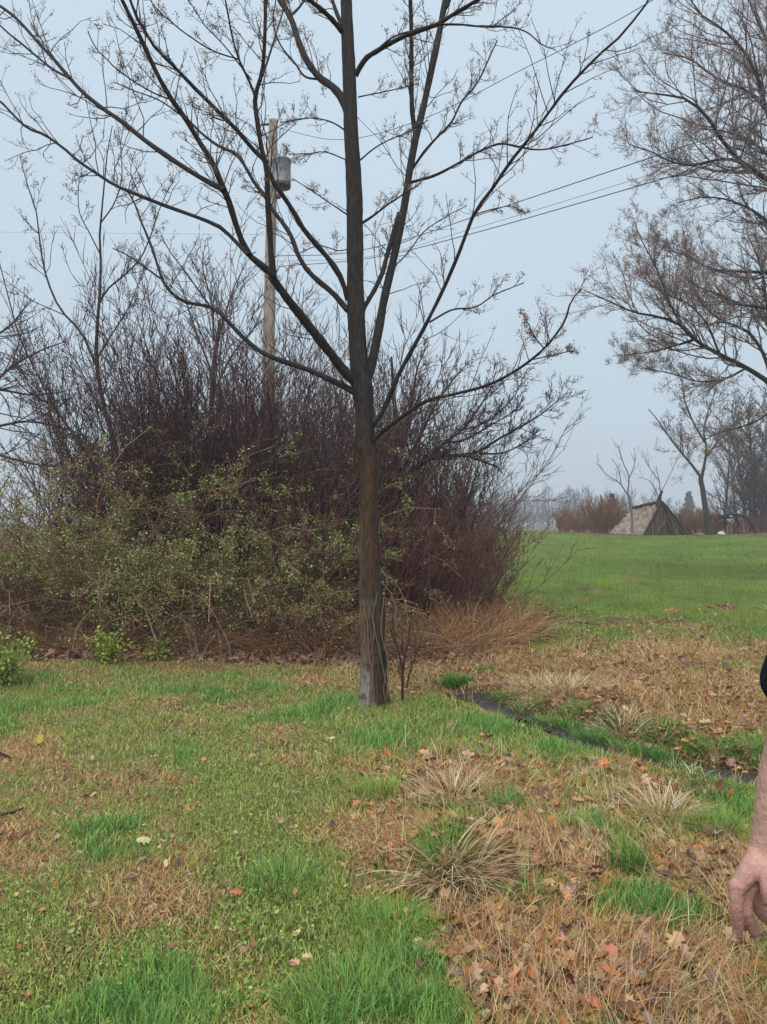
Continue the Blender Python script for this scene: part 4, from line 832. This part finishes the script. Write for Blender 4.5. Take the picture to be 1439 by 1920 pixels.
# upright dead stems in the rough band between ditch and field
n = 2600; x, y = scatter(n, 6.0, 13.5, 1.2); keep = (x > .6+.1*(y-6)) & (ditch_dist(x, y) > .3) & (rng.random(n) < 1.6*(1-green(x, y))); x, y = x[keep], y[keep]; n = len(x); mb = MB()
ribbons(mb, np.stack([x, y, h(x, y)], 1), rng.uniform(0, 6.28, n), rng.uniform(.0, .8, n), rng.uniform(.10, .32, n), .006*rng.uniform(.7, 1.3, n), rng.uniform(.2, 1.3, n), jitter((.42, .26, .12), n, .4, .12), 5)
tag(mb.build('rough_grass', M_GRASS), 'rough upright dead stems in the band between ditch and field', 'rough grass', kind='stuff')
def sprout(label, px, py, n, ht, seed, sz=.04, col=(.24, .32, .05)):
    r = np.random.default_rng(seed); b_ = gnd(px, py); root = thing('leafy_sprout', b_, label, 'plant')
    az = r.uniform(0, 6.28, n); d = nrm(np.stack([.6*np.cos(az), .6*np.sin(az), 1+0*az], 1)); p = b_+0*d; out = [p]
    for k in range(4): d = nrm(d+.2*r.normal(size=d.shape)); p = p+d*ht/4*r.uniform(.6, 1.1, (n, 1)); out.append(p)
    P = np.stack(out, 1); mb = MB(); tubes(mb, P, .004*np.linspace(1, .4, 5)*np.ones((n, 1)), 4, (.12, .09, .04)); mb.build('stems', M_TWIG, root)
    pool = P[:, 1:].reshape(-1, 3); m_ = len(pool)*5; pos = np.repeat(pool, 5, 0)+r.normal(size=(m_, 3))*.05; mb = MB(); flakes(mb, pos, r.uniform(.6, 1.2, m_)*sz, jitter(col, m_, .2, .06, r), r); mb.build('leaves', M_LEAF, root)
sprout('yellow green leafy sprout at the foot of the thicket, left of a smaller one', 200, 1243, 26, .42, 1, .045, (.36, .44, .08))
sprout('smaller yellow green sprout at the foot of the thicket', 295, 1240, 14, .3, 2, .04, (.34, .42, .08))
sprout('yellow green low bush at the left edge in front of the thicket', 2, 1285, 46, .55, 3, .05, (.32, .42, .09))
# dead sapling by the trunk, and vines on it
b_ = gnd(756, 1322); root = thing('dead_sapling', b_, 'reddish brown dead sapling with a splayed top just right of the maple foot', 'sapling')
P_, _ = limb3([(756,1330,1),(755,1280,1),(758,1240,1),(766,1200,1),(770,1150,1)], b_[1], b_[1]); P_, R_ = smooth_line(P_, [.014, .013, .012, .008, .004], 12)
P2, _ = limb3([(757,1285,1),(752,1240,1),(742,1200,1),(735,1140,1)], b_[1], b_[1]+.1); P2, R2 = smooth_line(P2, [.011, .009, .007, .004], 12)
P3, _ = limb3([(762,1290,1),(772,1250,1),(785,1215,1),(800,1170,1)], b_[1], b_[1]+.2); P3, R3 = smooth_line(P3, [.009, .008, .006, .003], 12)
for a_, b2 in ((P_, R_), (P2, R2), (P3, R3)):
    mb = MB(); tubes(mb, a_, b2, 7, (.085, .04, .028)); mb.build('stem', M_BARK, root)
mb = MB(); q = spawn(np.stack([P_, P2, P3]), np.stack([R_, R2, R3]), 14, .25, 1, (20, 50), .4, 5, .2, .05, .5, .002); tubes(mb, q[0], q[1], 3, jitter((.12, .07, .05), len(q[0]))); q = spawn(q[0], q[1], 4, .2, 1, (20, 60), .5, 4, .2, 0, .7, .0017); tubes(mb, q[0], q[1], 3, jitter((.14, .085, .065), len(q[0]))); mb.build('twigs', M_TWIG, root)
mb = MB()
for k in range(9):
    px0 = 700+rng.uniform(-6, 26); top = rng.uniform(1130, 1180); pts = [(px0+18*(i_/6)**1.0*(-1)*(k % 3 == 0)+rng.normal()*2.5, 1325+(top-1325)*i_/6, 1) for i_ in range(7)]
    P, _ = limb3(pts, TY-.135, TY-.125); P, R = smooth_line(P, np.full(7, .0035+.003*rng.random()), 24); tubes(mb, P, R, 5, np.array([.13, .08, .055])*rng.uniform(.6, 1.6))
for pts in ([(712,1070),(735,1085),(752,1110),(762,1140),(765,1180)], [(714,1090),(728,1105),(740,1130),(742,1170)], [(708,1110),(700,1160),(712,1220),(722,1270),(735,1320)], [(720,1120),(716,1190),(728,1240),(726,1310)]):
    P, _ = limb3([(a_, b2, 1) for a_, b2 in pts], TY-.13, TY-.2); P, R = smooth_line(P, np.full(len(P), .004), 20); tubes(mb, P, R, 5, (.2, .13, .09))
tag(mb.build('vine', M_TWIG, loc=base), 'dry brown vines climbing the foot of the central maple', 'vine')
# sticks on the ground
def stick(label, pts, rad, col, lift=.012):
    P = np.array([gnd(a_, b2) for a_, b2 in pts]); P[:, 2] += lift+rad; P, R = smooth_line(P, np.linspace(rad, rad*.5, len(P)), 20); P += rng.normal(size=P.shape)*.003; mb = MB(); tubes(mb, P, R, 6, col); tag(mb.build('fallen_stick', M_BARK, loc=P[0]), label, 'stick')
stick('dark wet stick lying across the bare patch at the left edge', [(-10,1536),(20,1532),(45,1522)], .008, (.04, .033, .03))
stick('short dark stick at the left edge above the bare patch', [(-12,1415),(6,1422),(20,1428)], .012, (.04, .033, .03))
stick('grey fallen branch lying in the leaves under the left end of the thicket', [(40,1215),(90,1190),(150,1172)], .022, (.16, .14, .12), .12)
stick('pale bent straw stalk shaped like a roof on the near bank left of the forearm', [(1289,1467),(1312,1448),(1322,1470),(1330,1490)], .006, (.62, .47, .27), .03)
stick('thin straw stalk lying in the litter left of the dark tuft', [(1060,1640),(1110,1600),(1150,1570)], .004, (.5, .36, .2), .03)
# single yellow leaf
c0 = gnd(73, 1400); mb = MB(); flakes(mb, (c0+[0, 0, .02])[None], np.array([.085]), np.array([[.42, .36, .05]]), lobed=True, flatn=.3); tag(mb.build('fallen_leaf', M_DEAD, loc=c0), 'single yellow green leaf standing up in the turf near the left edge', 'leaf')
for lab, px, py, sz, cc in (('broad pinkish brown leaf between the tussock and the broad bladed tuft', 935, 1640, .10, (.40, .18, .12)), ('large pale tan leaf right of the top of the tussock', 968, 1608, .11, (.55, .36, .24)), ('bright orange brown leaf lying behind the bank tufts', 1200, 1352, .08, (.55, .25, .12)), ('red brown leaf in the lower left turf', 474, 1795, .04, (.34, .12, .07)), ('orange red curled leaf in the turf at the left of centre', 455, 1685, .06, (.45, .15, .07)), ('rusty curled leaf standing in the turf left of the centre', 350, 1515, .09, (.40, .21, .08)), ('pale yellow leaf scrap in the left turf', 283, 1585, .07, (.6, .5, .28))):
    c0 = gnd(px, py); mb = MB(); flakes(mb, (c0+[0, 0, .035])[None], np.array([sz]), np.array([cc]), lobed=True, flatn=.6); tag(mb.build('fallen_leaf', M_DEAD, loc=c0, smooth=False), lab, 'leaf')

# ------------------------------------------------------------------ the person at the right edge
AY = 1.45; SC = AY/F
pc = np.array([1.12, 1.42, 0.]); pc[2] = float(h(pc[0], pc[1]))
person = thing('person', pc, 'person in a black short sleeved shirt at right edge with one relaxed hand in view', 'person')
def remeshed(name, chains, material, vox=.004, col=(.5, .3, .22), parent=person, sm=6, colf=None):
    """capsule chains fused into one skin by a voxel remesh"""
    mb = MB()
    for pts, rad in chains:
        P = np.asarray(pts, float); R = np.asarray(rad, float)
        if len(P) > 2: P, R = smooth_line(P, R, max(10, len(P)*4))
        else:
            t_ = np.linspace(0, 1, 10)[:, None]; P = P[:1]*(1-t_)+P[-1:]*t_; R = R[0]*(1-t_[:, 0])+R[-1]*t_[:, 0]
        t0 = nrm(P[0]-P[1]); t1 = nrm(P[-1]-P[-2]); e = np.radians([88, 65, 40, 18])
        P = np.concatenate([[P[0]+t0*R[0]*math.sin(x_) for x_ in e], P, [P[-1]+t1*R[-1]*math.sin(x_) for x_ in e[::-1]]])
        R = np.concatenate([[R[0]*math.cos(x_) for x_ in e], R, [R[-1]*math.cos(x_) for x_ in e[::-1]]])
        n0 = mb.n; tubes(mb, P, R, 14)
        mb.q.append(np.array([[n0, n0+13-0, n0+12, n0+11]])) if False else None
        ring0 = n0+np.arange(14); ring1 = n0+(len(P)-1)*14+np.arange(14)
        c0_ = mb.n; mb.add(np.array([P[0], P[-1]])); tt = []
        for i_ in range(14): tt += [[c0_, ring0[(i_+1) % 14], ring0[i_]], [c0_+1, ring1[i_], ring1[(i_+1) % 14]]]
        mb.t.append(np.array(tt))
    o_ = mb.build(name, material, parent); md = o_.modifiers.new('r', 'REMESH'); md.mode = 'VOXEL'; md.voxel_size = vox; md.use_smooth_shade = True
    s_ = o_.modifiers.new('s', 'SMOOTH'); s_.iterations = sm; s_.factor = .5
    dg = bpy.context.evaluated_depsgraph_get(); me = bpy.data.meshes.new_from_object(o_.evaluated_get(dg)); o_.modifiers.clear(); old = o_.data; o_.data = me; bpy.data.meshes.remove(old); me.name = name
    n_ = len(me.vertices); co = np.empty(n_*3, np.float32); me.vertices.foreach_get('co', co); co = co.reshape(-1, 3)+np.array(parent.location)
    for a_ in list(me.color_attributes): me.color_attributes.remove(a_)
    a_ = me.color_attributes.new('Col', 'FLOAT_COLOR', 'POINT'); cc = np.asarray(colf(co)) if colf else np.ones((n_, 3))*np.asarray(col)
    a_.data.foreach_set('color', np.concatenate([cc, np.ones((n_, 1))], 1).astype(np.float32).ravel())
    if not me.materials: me.materials.append(material)
    me.polygons.foreach_set('use_smooth', np.ones(len(me.polygons), bool)); return o_
def a2(px, py, dy=0): return at(px, py, AY+dy)
sk_ = lambda r_: np.array(r_)*SC
gz = pc[2]
ch = [
 # visible arm
 ([a2(1570,1085,.02), a2(1530,1200,.01), a2(1490,1330,0), a2(1483,1400,0), a2(1470,1450,0), a2(1456,1510,0), a2(1441,1570,0), a2(1431,1604,0)], sk_([58,52,46,43,43,38,29,26])),
 # palm: a fan of metacarpals
 ([a2(1430,1600,0), a2(1408,1630,-.012), a2(1384,1662,-.018)], sk_([25,20,15])),
 ([a2(1433,1600,.0), a2(1415,1638,-.004), a2(1398,1678,-.004)], sk_([25,21,15])),
 ([a2(1436,1602,.01), a2(1424,1640,.012), a2(1412,1680,.014)], sk_([24,20,14.5])),
 ([a2(1438,1604,.02), a2(1434,1640,.025), a2(1428,1672,.03)], sk_([22,18,13.5])),
 # index, middle, ring, little finger: unequal, loosely bent
 ([a2(1382,1660,-.018), a2(1381,1695,-.02), a2(1384,1728,-.012), a2(1383,1752,-.002)], sk_([14.5,12,10.8,9.2])),
 ([a2(1398,1676,-.004), a2(1400,1708,-.006), a2(1408,1735,.004), a2(1418,1754,.016)], sk_([14,12,11,9.4])),
 ([a2(1414,1678,.014), a2(1424,1706,.022), a2(1438,1722,.034), a2(1450,1722,.048)], sk_([13.5,11.5,10.2,9])),
 ([a2(1428,1670,.03), a2(1440,1690,.040), a2(1452,1700,.052), a2(1462,1698,.062)], sk_([12,10,9,8])),
 # thumb leaves the side of the palm near the wrist
 ([a2(1436,1612,-.015), a2(1440,1640,-.035), a2(1440,1668,-.045), a2(1441,1688,-.045)], sk_([18,16,13,11])),
 # rest of the body
 ([(.80+.08, 1.47, gz+1.44), (1.0, 1.44, gz+1.47), (1.12, 1.42, gz+1.48), (1.24, 1.42, gz+1.47), (1.33, 1.44, gz+1.42)], [.06, .07, .075, .07, .062]),
 ([(1.35, 1.43, gz+1.42), (1.40, 1.45, gz+1.28), (1.42, 1.46, gz+1.12), (1.42, 1.42, gz+.98), (1.42, 1.37, gz+.86)], [.058, .048, .042, .036, .027]),
 ([(1.42, 1.37, gz+.87), (1.42, 1.35, gz+.82), (1.42, 1.34, gz+.79)], [.028, .036, .03]),
 ([(1.12, 1.43, gz+1.45), (1.12, 1.42, gz+1.3), (1.12, 1.42, gz+1.1), (1.12, 1.42, gz+.93)], [.11, .125, .12, .125]),
 ([(1.03, 1.42, gz+1.30), (1.04, 1.42, gz+1.1), (1.04, 1.42, gz+.92)], [.09, .085, .1]), ([(1.21, 1.42, gz+1.30), (1.20, 1.42, gz+1.1), (1.20, 1.42, gz+.92)], [.09, .085, .1]),
 ([(1.12, 1.43, gz+1.46), (1.12, 1.42, gz+1.60)], [.06, .055]),
 ([(1.12, 1.42, gz+1.66), (1.12, 1.41, gz+1.74)], [.07, .078]), ([(1.12, 1.44, gz+1.72), (1.12, 1.45, gz+1.73)], [.08, .08]),
 ([(1.12, 1.35, gz+1.60), (1.12, 1.36, gz+1.63)], [.035, .045]),
 ([(1.12, 1.335, gz+1.705), (1.12, 1.318, gz+1.665)], [.008, .013]),
 ([(1.035, 1.43, gz+1.70), (1.037, 1.435, gz+1.66)], [.016, .01]), ([(1.205, 1.43, gz+1.70), (1.203, 1.435, gz+1.66)], [.016, .01]),
]
for s_, (hx) in ((-1, 1.03), (1, 1.21)):
    ch.append(([(hx, 1.42, gz+.92), (hx-s_*-.0+s_*.01, 1.42, gz+.7), (hx+s_*.015, 1.41, gz+.49), (hx+s_*.02, 1.43, gz+.3), (hx+s_*.02, 1.44, gz+.09)], [.095, .08, .058, .055, .038]))
# four fingers and thumb of the far hand
for k, (dy, ln_) in enumerate(((-.03, .075), (-.01, .085), (.01, .08), (.03, .062))):
    ch.append(([(1.42, 1.34+dy, gz+.79), (1.418, 1.335+dy, gz+.79-ln_*.5), (1.405, 1.33+dy, gz+.79-ln_)], [.011, .0095, .008]))
ch.append(([(1.42, 1.33, gz+.85), (1.405, 1.29, gz+.81), (1.40, 1.275, gz+.775)], [.016, .012, .009]))
def skincol(co):
    n_ = fbm(co[:, 0]*60, co[:, 2]*60+co[:, 1]*40, 1, 3)[:, None]; n2_ = fbm(co[:, 0]*14+3, co[:, 2]*14, 1, 2)[:, None]
    c_ = np.array([.56, .325, .245])*(.84+.32*n_)*(.85+.3*n2_); red = sstep(gz+1.0, gz+.86, co[:, 2])[:, None]*(.35+.5*n2_)
    return c_*(1-red)+np.array([.54, .265, .22])*(.9+.2*n_)*red
remeshed('body', ch, M_SKIN, .0032, sm=5, colf=skincol)
# fingernails
mb = MB()
for (px, py, dy, rx) in ((1381, 1753, -.0095, 5.2), (1420, 1757, .006, 5.0)):
    c0 = a2(px, py, dy); th = np.arange(10)*2*np.pi/10; V = np.array([c0+[rx*SC*math.cos(t_), .0, rx*1.2*SC*math.sin(t_)] for t_ in th]); V = np.concatenate([V, [c0+[0, -.0015, 0]]])
    mb.add(V, t=[[10, i_, (i_+1) % 10] for i_ in range(10)], c=(.55, .36, .32))
mb.build('fingernails', M_SKIN, person)
shirt = [([(1.0, 1.44, gz+1.455), (1.12, 1.43, gz+1.47), (1.24, 1.43, gz+1.455)], [.09, .10, .09]),
 ([a2(1572,1075,.02), a2(1548,1140,.015), a2(1512,1225,.01), a2(1488,1278,.005)], sk_([72,68,62,58])),
 ([(1.35, 1.43, gz+1.43), (1.385, 1.445, gz+1.33), (1.41, 1.45, gz+1.2)], [.075, .068, .06]),
 ([(1.12, 1.42, gz+1.42), (1.12, 1.42, gz+1.2), (1.12, 1.42, gz+.9)], [.135, .14, .145]),
 ([(1.02, 1.42, gz+1.36), (1.03, 1.42, gz+1.15), (1.02, 1.42, gz+.9)], [.11, .105, .12]), ([(1.22, 1.42, gz+1.36), (1.21, 1.42, gz+1.15), (1.22, 1.42, gz+.9)], [.11, .105, .12])]
o_ = remeshed('shirt', shirt, M_CLOTH, .006, (.012, .014, .02), sm=3)
tr = []
for s_, hx in ((-1, 1.03), (1, 1.21)): tr.append(([(hx, 1.42, gz+.90), (hx+s_*.01, 1.42, gz+.7), (hx+s_*.015, 1.42, gz+.49), (hx+s_*.02, 1.43, gz+.3), (hx+s_*.02, 1.44, gz+.12)], [.125, .105, .085, .075, .065]))
tr.append(([(1.03, 1.42, gz+.92), (1.21, 1.42, gz+.92)], [.12, .12]))
remeshed('trousers', tr, M_CLOTH, .007, (.05, .06, .085), sm=3)
for hx in (1.01, 1.23):
    remeshed('shoe', [([(hx, 1.47, gz+.05), (hx, 1.38, gz+.05), (hx, 1.27, gz+.035)], [.05, .05, .036]), ([(hx, 1.45, gz+.06), (hx, 1.44, gz+.10)], [.052, .05])], M_CLOTH, .006, (.06, .05, .04), sm=2)
remeshed('hair', [([(1.12, 1.42, gz+1.77), (1.12, 1.46, gz+1.76), (1.12, 1.495, gz+1.70)], [.082, .085, .06]), ([(1.06, 1.44, gz+1.74), (1.055, 1.46, gz+1.68)], [.04, .035]), ([(1.18, 1.44, gz+1.74), (1.185, 1.46, gz+1.68)], [.04, .035])], M_CLOTH, .006, (.06, .04, .028), sm=2)
for dx in (-.032, .032):
    rk = MB(); tubes(rk, np.array([(1.12+dx, 1.343-q_, gz+1.70) for q_ in (-.012, -.006, 0, .006, .011, .0125)]), np.array([.002, .0095, .012, .0095, .004, .0005]), 12, np.array([(.7, .68, .65)]*4+[(.05, .03, .02)]*2)[None]); rk.build('eye', M_SKIN, person)
mb = MB(); tubes(mb, np.array([(1.095, 1.326, gz+1.632), (1.12, 1.318, gz+1.63), (1.145, 1.326, gz+1.632)]), np.array([.002, .0055, .002]), 8, (.42, .17, .15)); mb.build('mouth', M_SKIN, person)

# ------------------------------------------------------------------ haze
HZ = .0022
mb = MB(); x0, x1, y0, y1, z0, z1 = -260, 260, -20, 300, -4.5, 22
V = [(x_, y_, z_) for x_ in (x0, x1) for y_ in (y0, y1) for z_ in (z0, z1)]
mb.add(V, [[0, 1, 3, 2], [4, 6, 7, 5], [0, 4, 5, 1], [2, 3, 7, 6], [0, 2, 6, 4], [1, 5, 7, 3]])
m = bpy.data.materials.new('mist'); m.use_nodes = True; n_ = m.node_tree; n_.nodes.clear(); o2 = n_.nodes.new('ShaderNodeOutputMaterial'); v = n_.nodes.new('ShaderNodeVolumePrincipled')
v.inputs['Density'].default_value = HZ; v.inputs['Color'].default_value = (.97, .98, 1, 1); n_.links.new(v.outputs[0], o2.inputs['Volume'])
tag(mb.build('haze', m, smooth=False), 'pale mist hanging over the whole field', 'haze', kind='stuff')
